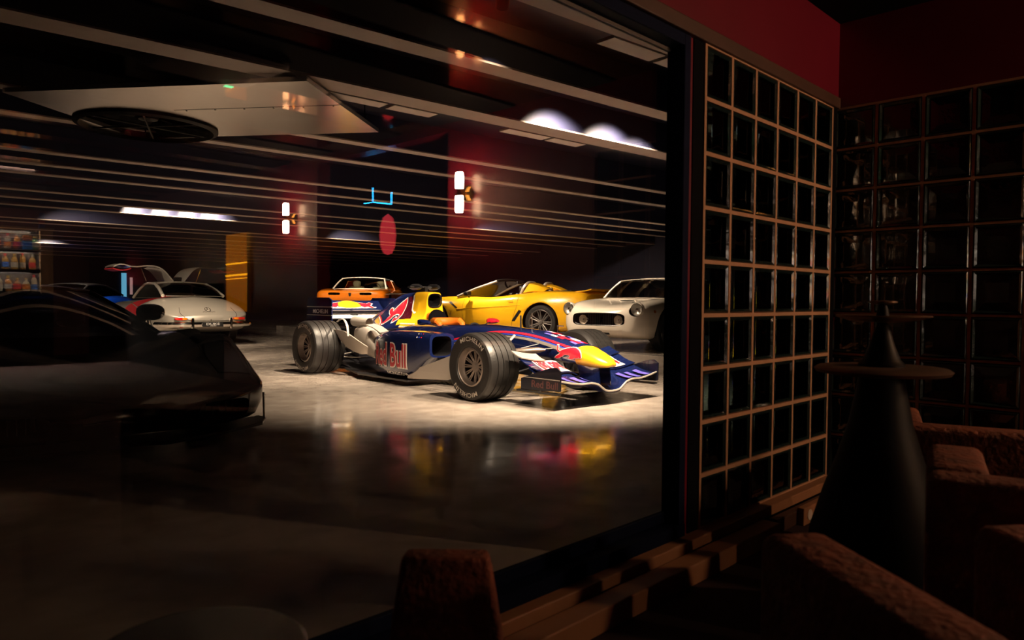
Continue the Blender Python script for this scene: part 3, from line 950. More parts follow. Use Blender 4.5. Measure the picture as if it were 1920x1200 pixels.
# ---- front wing
def wz_(y):
    return catmull([(.125,), (.135,), (.195,), (.215,), (.213,), (.222,), (.238,), (.255,)], abs(y) / .1)[0]
ys = [-.70 + .05 * i for i in range(29)]
main = [[(.985 - c * .36 - .02 * (abs(y) / .7) ** 2, y, wz_(y) + (.10 * c * c * (.4 + .6 * min(1, abs(y) / .25))) - .004) for y in ys] for c in (0, .05, .25, .5, .75, 1)]
fw = MB().sheet(main, .014).build('front_wing', P_navy, f1, smooth=True)
MB().tube([(.988 - .02 * (abs(y) / .7) ** 2, y, wz_(y) + .002) for y in ys], .009, 8).build('wing_edge', P_silver, fw, smooth=True)
for s in (-1, 1):
    yy = [s * (.17 + .53 * i / 10) for i in range(11)]
    def flp(x0, x1, z0, z1):
        return [[(x0 + (x1 - x0) * c, y, wz_(y) + z0 + (z1 - z0) * c ** 1.5) for y in yy] for c in (0, .3, .6, 1)]
    f_ = flp(.70, .46, .075, .165)
    MB().sheet(f_, .010).build('wing_flap', P_navy, f1, smooth=True)
    decal('flap_panel', ([(0, 0), (.34, 0), (.34, 1), (0, 1)], [(0, 1, 2, 3)]), (lambda a, b, s=s: Vector((.69 - .22 * b, (-.56 + a) if s < 0 else (.22 + a), wz_((-.56 + a) if s < 0 else (.22 + a)) + .075 + .09 * (.04 + b * .917) ** 1.5 + .0135))), P_white, f1, .05)
    f2 = flp(.50, .36, .17, .225)
    MB().sheet([r_[4:] for r_ in f2], .010).build('wing_flap', P_silver if s < 0 else P_navy, f1, smooth=True)
    # word mark on the flap
    v, fs = text_geo('Red Bull', 1, .03)
    v = fit(v, .30, .15)
    def onflap(a, b, s=s):
        y = s * (.24 + .0) + (a if s > 0 else a - .30 - .0)
        if s < 0:
            y = -.54 + a
        c = 1 - b / .24 - .15
        return Vector((.70 - .24 * c, y, wz_(y) + .075 + .09 * max(c, 0) ** 1.5 + .018))
    decal('wing_word_mark', (v, fs), onflap, P_red, f1, .04)
    # end plate
    poly = [(.50, .145), (.985, .17), (.99, .345), (.94, .375), (.86, .365), (.70, .315), (.50, .25)]
    Mx = Matrix(((1, 0, 0, 0), (0, 0, -1, s * .695), (0, 1, 0, 0), (0, 0, 0, 1)))
    ep = MB().prism(poly, .016, Mx).build('wing_endplate', mat('race_ink', (.002, .003, .010), .3, coat=.5), f1, bevel=.003)
    MB().box((.46, s * .66, .135), (.96, s * .72, .150)).build('endplate_foot', P_carbon, ep)
    MB().box((.55, s * .704 - .002, .262), (.985, s * .704 + .002, .268)).build('endplate_line', P_silver, ep)
    v, fs = text_geo('Red Bull', 1, .02)
    v = fit(v, .32, .065)
    P_dim = mat('dim_lettering', (0.10, 0.035, 0.035), 0.4)
    decal('endplate_word_mark', (v, fs), (lambda a, b, s=s: Vector((.64 + (a if s < 0 else .32 - a), s * .7045, .182 + b))), P_dim, ep)
    # pillar
    MB().hexa([(.66, s * .075 - .008, .20), (.90, s * .075 - .008, .16), (.90, s * .075 + .008, .16), (.66, s * .075 + .008, .20),
               (.62, s * .075 - .008, .37), (.88, s * .075 - .008, .36), (.88, s * .075 + .008, .36), (.62, s * .075 + .008, .37)]).build('wing_pillar', P_navy, f1)
    for i in range(3):
        y = s * (.26 + .13 * i)
        decal('wing_chequer', ([(.97, y), (.80, y), (.80, y + .06), (.97, y + .06)], [(0, 1, 2, 3)]),
              (lambda a, b: Vector((a, b, wz_(b) + .10 * ((.985 - a) / .36) ** 2 * (.4 + .6 * min(1, abs(b) / .25)) + .016))), P_violet, f1, .04)

# ---- rear wing
for s in (-1, 1):
    poly = [(-3.28, .58), (-3.28, .93), (-3.36, .965), (-3.9, .965), (-3.95, .93), (-3.95, .62), (-3.75, .50), (-3.40, .50)]
    Mx = Matrix(((1, 0, 0, 0), (0, 0, -1, s * .50), (0, 1, 0, 0), (0, 0, 0, 1)))
    ep = MB().prism(poly, .014, Mx).build('rear_endplate', P_navy, f1)
    for z in (.725, .835):
        MB().box((-3.95, s * .508 - .003, z), (-3.28, s * .508 + .003, z + .012)).build('endplate_rib', P_silver, ep)
    v, fs = text_geo('MICHELIN', 1, .015)
    v = fit(v, .40, .055)
    decal('endplate_letters', (v, fs), (lambda a, b, s=s: Vector((-3.78 + (a if s < 0 else .40 - a), s * .510, .755 + b))), P_white, ep)
MB().sheet([[(-3.40, y, .725) for y in (-.49, 0, .49)], [(-3.52, y, .705) for y in (-.49, 0, .49)], [(-3.66, y, .735) for y in (-.49, 0, .49)], [(-3.74, y, .785) for y in (-.49, 0, .49)]], .035).build('rear_wing_plane', P_white, f1, smooth=True)
def flapp(u, v, off=0.0):
    """upper flap: u = y, v = height 0..1"""
    return Vector((-3.58 - .16 * v + off, u, .800 + .125 * v ** .9 + off * .3))
MB().sheet([[flapp(u, v) for u in (-.49, -.2, 0, .2, .49)] for v in (0, .25, .5, .75, 1)], .02).build('rear_wing_flap', P_navy, f1, smooth=True)
MB().sheet([[(-3.62, y, .56) for y in (-.47, 0, .47)], [(-3.75, y, .57) for y in (-.47, 0, .47)], [(-3.85, y, .60) for y in (-.47, 0, .47)]], .018).build('lower_wing_plane', P_carbon, f1, smooth=True)
fl2 = lambda o_: (lambda a, b: flapp(a, b, o_))
def bullside(sg):
    b = [(-.44, .15), (-.38, .40), (-.44, .62), (-.40, .75), (-.34, .62), (-.22, .72), (-.10, .86), (-.06, .60), (-.10, .35), (-.18, .42), (-.26, .22), (-.33, .30), (-.38, .14)]
    return [(sg * -x, z) for x, z in b] if sg > 0 else b
WS = .86
sun = [(.17 * math.cos(t) - .04, .45 + .50 * math.sin(t)) for t in [PI * k / 16 for k in range(17)]] + [(-.21, .3), (-.1, .18), (.02, .18), (.13, .3)]
decal('wing_base_band', poly_geo([(-.47, .12), (.36, .12), (.38, .24), (-.47, .30)]), fl2(.006), P_white, f1, .06)
for sg in (-1, 1):
    decal('wing_bull_outline', poly_geo([(x * WS - .04, z) for x, z in grow(bullside(sg), .025)]), fl2(.008), P_white, f1, .05)
    decal('wing_bull', poly_geo([(x * WS - .04, z) for x, z in bullside(sg)]), fl2(.012), P_red, f1, .05)
decal('wing_sun', poly_geo(sun), fl2(.015), P_yel, f1, .05)
MB().box((-3.70, -.012, .40), (-3.50, .012, .74)).build('wing_post', P_carbon, f1)
MB().lathe([(0, -.012), (.028, -.012), (.028, .012), (0, .012)], 16, (0, 1, 0), (-3.68, -.512, .60)).build('endplate_disc', P_yel, f1)

# ---- wheels
def f1_wheel(cx, s, yo, Rr, wd, rim_r, label_):
    hw = wd / 2
    cy = s * (yo - hw)
    prof = [(rim_r - .006, hw * .80), (rim_r + .012, hw * .95), (Rr * .74, hw), (Rr * .91, hw), (Rr * .965, hw * .93), (Rr * .993, hw * .80)]
    gr = []
    for g in (.55, .19):
        gr += [(Rr, hw * g + .008), (Rr - .008, hw * g + .006), (Rr - .008, hw * g - .006), (Rr, hw * g - .008)]
    prof = prof + gr
    prof = prof + [(r_, -h_) for r_, h_ in reversed(prof)]
    ty = MB().lathe(prof, 72, (0, 1, 0), (cx, cy, Rr)).build('tyre', P_tyre, f1, smooth=True, ang=28)
    ry = lambda h_: h_ * s
    rp = [(rim_r + .004, hw * .90), (rim_r - .010, hw * .94), (rim_r - .016, hw * .74), (rim_r - .026, hw * .62), (rim_r - .034, hw * .60)]
    MB().lathe([(a, ry(b)) for a, b in rp], 48, (0, 1, 0), (cx, cy, Rr)).build('rim', P_rim, ty, smooth=True, ang=40)
    MB().lathe([(a, ry(b)) for a, b in ((rim_r - .030, hw * .60), (rim_r - .032, -hw * .8))], 40, (0, 1, 0), (cx, cy, Rr)).build('rim_barrel', P_carbon, ty, smooth=True)
    sp = MB()
    for k in range(12):
        t = 2 * PI * k / 12
        for dt in (-.07, .07):
            a_ = Vector((math.sin(t + dt * 1.6) * .045, ry(hw * .52), math.cos(t + dt * 1.6) * .045))
            b_ = Vector((math.sin(t + dt) * (rim_r - .026), ry(hw * .58), math.cos(t + dt) * (rim_r - .030)))
            c0 = Vector((cx, cy, Rr))
            sp.tube([c0 + a_, c0 + b_], .0065, 6)
    sp.lathe([(.0, ry(hw * .62)), (.022, ry(hw * .62)), (.026, ry(hw * .56)), (.05, ry(hw * .55)), (.058, ry(hw * .45)), (0, ry(hw * .45))], 24, (0, 1, 0), (cx, cy, Rr))
    sp.build('spokes', P_rim, ty, smooth=True)
    MB().lathe([(0, ry(hw * .1)), (rim_r - .03, ry(hw * .1))], 32, (0, 1, 0), (cx, cy, Rr)).build('brake_duct', P_carbon, ty)
    r0, rt = Rr * .755, Rr * .13
    v, fs = text_geo('MICHELIN', 1, .012, 0, 1.08)
    L_ = r0 * 1.35
    v = fit(v, L_, rt)
    for ph in (R(-28), R(152)):
        def fn(a, b, ph=ph):
            aa = ph + a / r0
            return Vector((cx + (r0 + b) * math.sin(aa) * (-s), cy + s * (hw + .0025), Rr + (r0 + b) * math.cos(aa)))
        decal('tyre_letters', (v, fs), fn, P_tyretext, ty, .03)
    return ty
f1_wheel(0, -1, .90, .322, .37, .182, '')
f1_wheel(0, 1, .90, .322, .37, .182, '')
f1_wheel(-3.29, -1, .90, .335, .42, .182, '')
f1_wheel(-3.29, 1, .90, .335, .42, .182, '')

# ---- suspension
for s in (-1, 1):
    def arm(a, b, r_=.014, fl_=.5, m=P_carbon, nm='suspension_arm'):
        a = (a[0], s * a[1], a[2])
        b = (b[0], s * b[1], b[2])
        MB().tube([a, b], r_, 10, flat=fl_).build(nm, m, f1, smooth=True)
    MB().tube([(.05, s * .56, .455), (.20, s * .42, .465), (.32, s * .31, .475), (.37, s * .26, .478)], [.020, .034, .036, .016], 14, flat=.8).build('suspension_fairing', mat('bronze_fairing', (.40, .31, .25), .25, .8), f1, smooth=True)
    arm((.02, .56, .45), (.40, .16, .49), .016)
    arm((-.02, .56, .45), (-.42, .19, .56), .020)
    arm((.02, .56, .20), (.42, .10, .385), .020)
    arm((-.02, .56, .20), (-.40, .14, .33), .020)
    arm((0, .58, .40), (-.02, .30, .60), .016, .8, P_silver, 'push_rod')
    arm((.06, .56, .44), (.22, .17, .53), .010, .6, P_carbon, 'track_rod')
    arm((-3.27, .50, .46), (-2.75, .12, .42), .016, .5, P_silver)
    arm((-3.27, .50, .46), (-3.45, .10, .42), .016, .5, P_silver)
    arm((-3.27, .50, .20), (-2.65, .14, .20), .018, .5, P_silver)
    arm((-3.27, .50, .20), (-3.50, .10, .22), .018, .5, P_silver)
    arm((-3.27, .50, .24), (-2.95, .14, .50), .013, 1, P_steel, 'push_rod')
    arm((-3.29, .52, .335), (-3.29, .10, .30), .022, 1, P_steel, 'drive_shaft')
    y0, y1 = sorted((s * .48, s * .54))
    MB().box((-3.38, y0, .18), (-3.20, y1, .50)).build('upright', P_carbon, f1, bevel=.02)
    y0, y1 = sorted((s * .54, s * .60))
    MB().box((-.07, y0, .18), (.09, y1, .48)).build('upright', P_carbon, f1, bevel=.02)
# ================================================================ road cars
C_glass = thin_glass('car_glass', (0.50, 0.50, 0.50), 1.5, 1.0)
C_glass_dk = thin_glass('car_glass_dark', (0.16, 0.16, 0.18), 1.5, 1.0)
C_chrome = mat('chrome', (0.75, 0.72, 0.68), 0.08, 1.0)
C_trim = mat('black_trim', (0.012, 0.012, 0.013), 0.35)
C_tyre = mat('road_tyre', (0.014, 0.014, 0.014), 0.6)
C_lens = thin_glass('lamp_lens', (0.85, 0.85, 0.85), 1.45, 1.2)
C_refl = mat('lamp_reflector', (0.70, 0.66, 0.60), 0.38, 0.7)
C_redlamp = mat('red_lamp', (0.42, 0.012, 0.008), 0.2, coat=0.8)
C_amber = mat('amber_lamp', (0.70, 0.20, 0.01), 0.25, coat=0.8)
C_plate = mat('plate_black', (0.008, 0.008, 0.009), 0.4)
C_letter = mat('plate_letter', (0.42, 0.40, 0.38), 0.4)
C_cream = mat('cream_leather', (0.60, 0.55, 0.32), 0.6)
C_redin = mat('red_leather', (0.33, 0.012, 0.018), 0.5, coat=0.2)

def bsec(zb, wz, w, shz, shw, tz):
    return [(0, zb), (w * .82, zb), (w * .97, zb + (wz - zb) * .40), (w, wz), (w * .965, wz + (shz - wz) * .62), (shw, shz), (shw * .52, (shz + tz * 2) / 3 + .004), (0, tz)]

def body(name, stations, m, parent, sx=5, sy=4):
    return MB().rings(loft_half([(x, bsec(*a)) for x, *a in stations], sx, sy)).build(name, m, parent, smooth=True, ang=60)

def cyl_y(x, z, r, y0, y1, n=40):
    return MB().rings([[Vector((x + r * math.cos(2 * PI * k / n), y, z + r * math.sin(2 * PI * k / n))) for k in range(n)] for y in (y0, y1)])

def arches(bd, xs, z, r, yin, yout=1.3):
    cut(bd, [cyl_y(x, z, r, *sorted((s * yin, s * yout))) for x in xs for s in (-1, 1)])

def road_wheel(t, x, s, yo, r, w, rim, spokes, m_rim, dish=.35, wire=False, rot=0.0):
    hw = w / 2
    cy = s * (yo - hw)
    c = Vector((x, cy, r))
    pr = [(rim, hw * .9), (r * .86, hw), (r * .95, hw * .96), (r, hw * .75), (r, -hw * .75), (r * .95, -hw * .96), (r * .86, -hw), (rim, -hw * .9)]
    ty = MB().lathe(pr, 48, (0, 1, 0), c).build('tyre', C_tyre, t, smooth=True)
    f_ = lambda h: h * s
    rp = [(rim + .006, f_(hw * .88)), (rim - .006, f_(hw * .95)), (rim - .018, f_(hw * .80)), (rim - .028, f_(hw * .4)), (rim - .03, f_(-hw * .8))]
    MB().lathe(rp, 40, (0, 1, 0), c).build('rim', m_rim, ty, smooth=True)
    sp = MB()
    for k in range(spokes):
        a = 2 * PI * (k + rot) / spokes
        d = Vector((math.sin(a), 0, math.cos(a)))
        q = Vector((math.cos(a), 0, -math.sin(a)))
        if wire:
            sp.tube([c + d * .04 + q * .03 + Vector((0, f_(hw * .7), 0)), c + d * (rim - .02) - q * .02 + Vector((0, f_(hw * .5), 0))], .0035, 5)
        else:
            o = Vector((0, f_(hw * (.9 - dish * .4)), 0))
            i_ = Vector((0, f_(hw * (.9 - dish)), 0))
            for dd in (-1, 1):
                sp.tube([c + d * .05 + i_ + q * .012 * dd, c + d * (rim - .015) + o + q * .03 * dd], [.013, .010], 6)
    sp.lathe([(0, f_(hw * .85)), (.03, f_(hw * .85)), (.055, f_(hw * .6)), (.06, f_(hw * .4)), (0, f_(hw * .3))], 20, (0, 1, 0), c)
    sp.build('spokes', m_rim, ty, smooth=True)
    MB().lathe([(0, f_(hw * .05)), (rim - .03, f_(hw * .05))], 24, (0, 1, 0), c).build('brake_disc', C_trim, ty)
    return ty

def arcline(a, b, crown=(0, 0, 0), n=9):
    """line from a to mirrored/other point b bowed by crown"""
    a, b, cr = Vector(a), Vector(b), Vector(crown)
    return [a.lerp(b, k / (n - 1)) + cr * (1 - (2 * k / (n - 1) - 1) ** 2) for k in range(n)]

def patch(e0, e1, bulge=(0, 0, 0), n=6):
    """surface between two edge curves"""
    bl = Vector(bulge)
    return [[a.lerp(b, i / (n - 1)) + bl * (4 * (i / (n - 1)) * (1 - i / (n - 1))) for a, b in zip(e0, e1)] for i in range(n)]

def greenhouse(t, m_roof, glass, fb, fr_, rr_, rb, side=True, pill=.022, m_pill=None, roof=True, frame=None, crown=(.10, .05, .06, .10)):
    """fb, fr_, rr_, rb: (x, y, z) of screen base, screen top, roof rear, rear screen base (left side)"""
    m_pill = m_pill or m_roof
    L = [Vector(p) for p in (fb, fr_, rr_, rb)]
    Rg = [Vector((p.x, -p.y, p.z)) for p in L]
    E = [arcline(L[0], Rg[0], (crown[0], 0, .01)), arcline(L[1], Rg[1], (crown[1], 0, .035)), arcline(L[2], Rg[2], (-crown[2], 0, .035)), arcline(L[3], Rg[3], (-crown[3], 0, .01))]
    MB().sheet(patch(E[0], E[1], (.02, 0, .015)), .006).build('windscreen', glass, t, smooth=True)
    if roof:
        MB().sheet(patch(E[1], E[2], (0, 0, .02)), .02).build('roof', m_roof, t, smooth=True)
        MB().sheet(patch(E[2], E[3], (-.02, 0, .03)), .006).build('rear_screen', glass, t, smooth=True)
    for s, P in ((1, L), (-1, Rg)):
        MB().tube([P[0], P[0].lerp(P[1], .5) + Vector((.012, 0, .012)), P[1]], pill, 8).build('screen_pillar', m_pill, t, smooth=True)
        if roof:
            MB().tube([P[2], P[2].lerp(P[3], .5) + Vector((-.012, 0, .02)), P[3]], pill * 1.3, 8).build('rear_pillar', m_pill, t, smooth=True)
            MB().tube([P[1], P[1].lerp(P[2], .5) + Vector((0, .01 * s, .02)), P[2]], pill, 8).build('roof_rail', m_pill, t, smooth=True)
        if side and roof:
            bl = arcline(P[0], P[3], (0, .03 * s, -.0), 7)
            tp = [P[1].lerp(P[2], k / 6) for k in range(7)]
            MB().sheet([bl, tp], .005).build('side_window', glass, t)
    if frame:
        MB().tube(E[1], .016, 8).build('screen_header', frame, t, smooth=True)
        MB().tube(E[0], .010, 8).build('screen_base', frame, t, smooth=True)
    return E

def seat(t, x, y, z, m, h=.62, w=.24):
    MB().rings(smooth_rings([ring_se(0, y - w, y + w, z, z + .02, 20, 4), ring_se(-.06, y - w, y + w, z + .15, z + .17, 20, 4)], 1))
    mb = MB()
    pr = [(x + .25, z), (x + .28, z + .12), (x - .05, z + .14), (x - .14, z + h), (x - .25, z + h), (x - .20, z + .05)]
    mb.prism(pr, w * 2, Matrix(((1, 0, 0, 0), (0, 0, -1, y), (0, 1, 0, 0), (0, 0, 0, 1))))
    o = mb.build('seat', m, t, bevel=.03, smooth=True, ang=60)
    MB().rings(smooth_rings([ring_se(x - .15 - dx, y - ww, y + ww, z + h + .0, z + h + .17, 16, 3.2) for dx, ww in ((0, .08), (.03, .11), (.09, .11), (.11, .08))], 2)).build('headrest', m, t, smooth=True)
    return o

def headlamp(t, c, r, d=(1, 0, 0), m_ring=C_chrome, name='headlamp', bowl=C_refl):
    d = Vector(d).normalized()
    b = MB().lathe([(0, -.05), (r * .5, -.045), (r * .85, -.02), (r * .96, .0)], 28, tuple(d), c).build(name, bowl, t, smooth=True)
    MB().lathe([(r * .93, -.015), (r * 1.0, .012), (r * 1.06, .008), (r * 1.06, -.06)], 28, tuple(d), c).build('lamp_ring', m_ring, b, smooth=True)
    MB().lathe([(0, .022), (r * .5, .017), (r * .95, .0)], 28, tuple(d), c).build('lamp_glass', C_lens, b, smooth=True)
    MB().lathe([(0, .0), (r * .22, -.01), (r * .22, -.04)], 14, tuple(d), c).build('bulb', C_chrome, b, smooth=True)
    return b

# raised strip of floor along the wall where three cars stand
PL = .12
struct(gquad(MB(), 8.75, 5.6, GXB, 21.5, -.01, PL).build('floor_platform', M_floor, None, bevel=.01), 'low raised concrete strip under the parked cars')

def parked(name, label, x, y, deg, z, cat='car'):
    return thing(name, label, cat, (x, y, z), R(deg))

# ---------------------------------------------------------------- cream coupe, front towards the window
W_paint = mat('cream_paint', (0.78, 0.70, 0.60), 0.28, coat=0.9)
W_in = mat('tan_interior', (0.25, 0.08, 0.02), 0.6)
t = parked('grand_tourer_coupe', 'cream white classic coupe with round headlamps and oval grille', 11.50, 7.51, 185, PL)
ST = [(2.06, .36, .50, .46, .62, .34, .645), (2.0, .29, .50, .66, .70, .50, .70), (1.85, .24, .50, .77, .77, .60, .745), (1.65, .21, .50, .81, .815, .64, .772), (1.25, .20, .50, .845, .855, .67, .81),
      (.65, .20, .50, .82, .865, .66, .885), (0, .20, .50, .80, .86, .68, .91), (-.8, .20, .52, .83, .885, .68, .93), (-1.4, .22, .52, .855, .89, .64, .91), (-1.9, .28, .52, .76, .80, .55, .82), (-2.12, .36, .55, .6, .68, .42, .70)]
b = body('bodywork', ST, W_paint, t)
arches(b, (1.2, -1.2), .34, .385, .52)
# grille mouth
cut(b, [MB().rings([ring_se(x, -.50, .50, .42, .635, 40, 4.5) for x in (1.80, 2.3)])])
cut(b, [MB().rings([[Vector((x, s * .66 + .112 * math.cos(a), .695 + .112 * math.sin(a))) for a in [2 * PI * k / 32 for k in range(32)]] for x in (1.90, 2.3)]) for s in (-1, 1)], C_trim)
# cabin well
cut(b, [MB().rings([[Vector((x, y, z)) for x, y in ((.45, -.55), (.45, .55), (-1.1, .55), (-1.1, -.55))] for z in (.45, 1.3)])], W_in)
gr = MB()
for k in range(23):
    gr.box((1.915, -.484 + .0425 * k - .004, .43), (1.925, -.484 + .0425 * k + .004, .625))
for k in range(6):
    gr.box((1.917, -.48, .445 + .033 * k), (1.923, .48, .449 + .033 * k))
gr.build('grille', mat('grille_steel', (.10, .10, .11), .35, .8), t)
MB().tube([v + Vector((0, 0, 0)) for v in ring_se(2.0, -.495, .495, .425, .63, 40, 4.5)] + [ring_se(2.0, -.495, .495, .425, .63, 40, 4.5)[0]], .010, 6).build('grille_rim', C_trim, t, smooth=True)
horse = [(-.035, -.06), (-.02, -.02), (-.03, .02), (-.005, .03), (.0, .065), (.02, .07), (.012, .03), (.03, .01), (.012, -.005), (.02, -.03), (.0, -.03), (-.005, -.06), (-.02, -.05)]
MB().prism([(y, z + .53) for y, z in horse], .008, Matrix(((0, 0, 1, 1.94), (1, 0, 0, 0), (0, 1, 0, 0), (0, 0, 0, 1)))).build('grille_badge', C_chrome, t)
for s in (-1, 1):
    headlamp(t, (1.955, s * .66, .695), .098, (1, s * .04, .03))
    MB().lathe([(.110, -.06), (.110, .0), (.104, .006), (.104, -.06)], 32, (1, s * .04, .03), (1.945, s * .66, .695)).build('lamp_sleeve', W_paint, t, smooth=True)
    headlamp(t, (1.975, s * .34, .515), .082, (1, 0, 0), C_chrome, 'fog_lamp', mat('fog_lamp_bowl', (.75, .62, .5), .3, .3))  # fog lamp bowls in a pale warm tone
    MB().lathe([(0, .012), (.03, .008), (.036, -.03)], 16, (1, s * .35, 0), (1.915, s * .635, .485)).build('side_lamp', C_trim, t, smooth=True)
    MB().rings([ring_se(x, s * .53 - .075, s * .53 + .075, .335, .375, 18, 3) for x in (1.86, 1.99)]).build('brake_vent', C_trim, t)
    MB().lathe([(0, .006), (.02, .004), (.024, -.02)], 12, (.2, s, 0), (1.62, s * .812, .66)).build('side_repeater', C_amber, t, smooth=True)
    for x in (1.2, -1.2):
        road_wheel(t, x, s, .815, .33, .185, .20, 40, C_chrome, wire=True)
    seat(t, -.45, s * .30, .30, W_in)
    MB().tube([(.62, s * .10 + .2, .915), (.40, s * .12 + .16, 1.0), (.22, s * .14 + .02, 1.03)], .006, 6).build('wiper', C_chrome, t)
MB().rings([ring_se(x, -.165, .165, z, z + .05, 24, 3.5) for x, z in ((1.12, .806), (1.02, .81), (.90, .80))]).build('bonnet_scoop', W_paint, t, smooth=True)
MB().rings([ring_se(x, -.14, .14, .818, .848, 20, 3.5) for x in (1.118, 1.128)]).build('scoop_mouth', C_trim, t)
MB().box((.70, -.13, .885), (.74, .13, .903)).build('bonnet_vent', C_trim, t, bevel=.004)
MB().box((2.0, -.20, .28), (2.03, .20, .37)).build('number_plate', C_plate, t, bevel=.004)
MB().tube([(.40, .33 + .17 * math.cos(a), .90 + .17 * math.sin(a)) for a in [2 * PI * k / 24 for k in range(25)]], .010, 6).build('steering_wheel', C_trim, t, smooth=True)
greenhouse(t, W_paint, C_glass, (.70, .74, .88), (.28, .65, 1.185), (-.72, .58, 1.215), (-1.55, .60, .90), m_pill=W_paint, frame=C_chrome)
MB().lathe([(0, .004), (.035, .004), (.035, -.004)], 16, (.8, .2, .5), (.36, .56, .985)).build('windscreen_sticker', W_paint, t)
MB().box((.15, -.24, 1.08), (.17, -.14, 1.15)).build('paper_tag', mat('paper_tag', (.75, .62, .35), .7), t)

# ---------------------------------------------------------------- yellow open roadster, side on
Y_paint = mat('modena_yellow', (0.80, 0.42, 0.010), 0.28, coat=0.9)
t = parked('yellow_roadster', 'bright yellow open-top sports car with black spoked wheels', 11.76, 11.75, 104.4, PL)
ST = [(2.36, .26, .40, .40, .52, .30, .56), (2.22, .18, .42, .70, .62, .5, .64), (1.95, .15, .44, .88, .75, .66, .74), (1.4, .14, .46, .965, .875, .74, .845), (.7, .14, .46, .94, .895, .72, .92), (0, .14, .46, .93, .875, .76, .91),
      (-.7, .14, .48, .95, .95, .76, .955), (-1.35, .16, .5, .985, 1.005, .78, 1.02), (-1.9, .20, .52, .955, 1.0, .78, 1.03), (-2.22, .30, .56, .90, .985, .74, 1.03), (-2.34, .42, .62, .82, .93, .68, .97)]
b = body('bodywork', ST, Y_paint, t)
arches(b, (1.375, -1.375), .36, .425, .58)
cut(b, [MB().rings([[Vector((x, y, z)) for x, y in ((.45, -.62), (.45, .62), (-.70, .62), (-.70, -.62))] for z in (.40, 1.4)])])
T_y = bvh(b)
for s in (-1, 1):
    wy = wrap_y(T_y, s, .004, s * .95)
    decal('front_vent', poly_geo([(.99, .775), (.93, .79), (.73, .655), (.75, .63)]), wy, C_trim, t, .06)
    decal('rear_vent', poly_geo([(-.86, .625), (-.93, .60), (-.76, .38), (-.68, .385)]), wy, C_trim, t, .06)
    decal('door_seam', ribbon([(.60, .84), (.60, .60), (.57, .25)], .006), wy, C_trim, t, .05)
    decal('door_seam', ribbon([(-.80, .90), (-.80, .70), (-.70, .40), (-.66, .22)], .006), wy, C_trim, t, .05)
    for k, (x0, z0, x1, z1) in enumerate(((.75, .625, -.88, .725),)):
        MB().tube([wrap_y(T_y, s, .0, s * .95)(x0 + (x1 - x0) * i / 10, z0 + (z1 - z0) * i / 10) for i in range(11)], .012, 6).build('side_crease', Y_paint, t, smooth=True)
    MB().box((-.70, s * .945 - .01, .80), (-.58, s * .945 + .01, .82)).build('door_handle', Y_paint, t, bevel=.004)
    decal('shield_badge', poly_geo([(.90, .60), (.96, .60), (.95, .53), (.93, .51), (.91, .53)]), wrap_y(T_y, s, .006, s * .95), mat('shield_gold', (.55, .30, .01), .4), t)
    for x in (1.375, -1.375):
        road_wheel(t, x, s, .965, .365, .25, .27, 5 if x > 0 else 7, mat('gunmetal', (.22, .20, .19), .35, .6), rot=.2)
    seat(t, -.42, s * .36, .30, C_trim, .68)
    # roll hoop and buttress
    hp = [(-.72, s * .66, .92), (-.80, s * .64, 1.10), (-.86, s * .58, 1.195), (-.87, s * .40, 1.215), (-.86, s * .24, 1.19), (-.82, s * .20, 1.05), (-.80, s * .20, .94)]
    MB().tube(spline(hp, 4), .032, 10).build('roll_hoop', P_silver, t, smooth=True)
    e0 = [Vector(p) for p in ((-.82, s * .68, .98), (-.90, s * .58, 1.17), (-.92, s * .38, 1.20), (-.90, s * .24, 1.16))]
    e1 = [Vector(p) for p in ((-1.30, s * .66, 1.00), (-1.32, s * .56, 1.05), (-1.34, s * .40, 1.06), (-1.32, s * .26, 1.04))]
    MB().sheet(patch(e0, e1, (0, 0, .02)), .02).build('buttress', Y_paint, t, smooth=True)
    mo = MB().rings(smooth_rings([ring_se(x, s * .98 - w_, s * .98 + w_, .965 - w_ * .6, .965 + w_ * .6, 16, 3) for x, w_ in ((.52, .03), (.46, .085), (.40, .09), (.38, .08))], 2)).build('door_mirror', C_trim, t, smooth=True)
    MB().tube([(.46, s * .93, .94), (.46, s * .86, .89)], .02, 8).build('mirror_stalk', C_trim, mo)
E = greenhouse(t, Y_paint, C_glass, (.82, .80, .905), (-.10, .60, 1.245), (-.5, .5, 1.3), (-1, .5, 1.2), roof=False, m_pill=P_silver, pill=.026, frame=C_trim)
MB().tube(arcline((-.10, .60, 1.25), (-.10, -.60, 1.25), (.04, 0, .035)), .030, 10).build('screen_top_rail', C_trim, t, smooth=True)
MB().box((-.35, -.12, 1.19), (-.32, .12, 1.25)).build('rear_view_mirror', C_trim, t, bevel=.01)
MB().sheet([[(-2.05, y, 1.02) for y in (-.7, 0, .7)], [(-2.30, y, 1.045) for y in (-.72, 0, .72)], [(-2.42, y, 1.075) for y in (-.72, 0, .72)]], .02).build('tail_spoiler', Y_paint, t, smooth=True)
MB().sheet([[(-1.0, y, 1.03) for y in (-.55, 0, .55)], [(-1.9, y, 1.045) for y in (-.55, 0, .55)]], .012).build('tonneau_panel', C_trim, t)

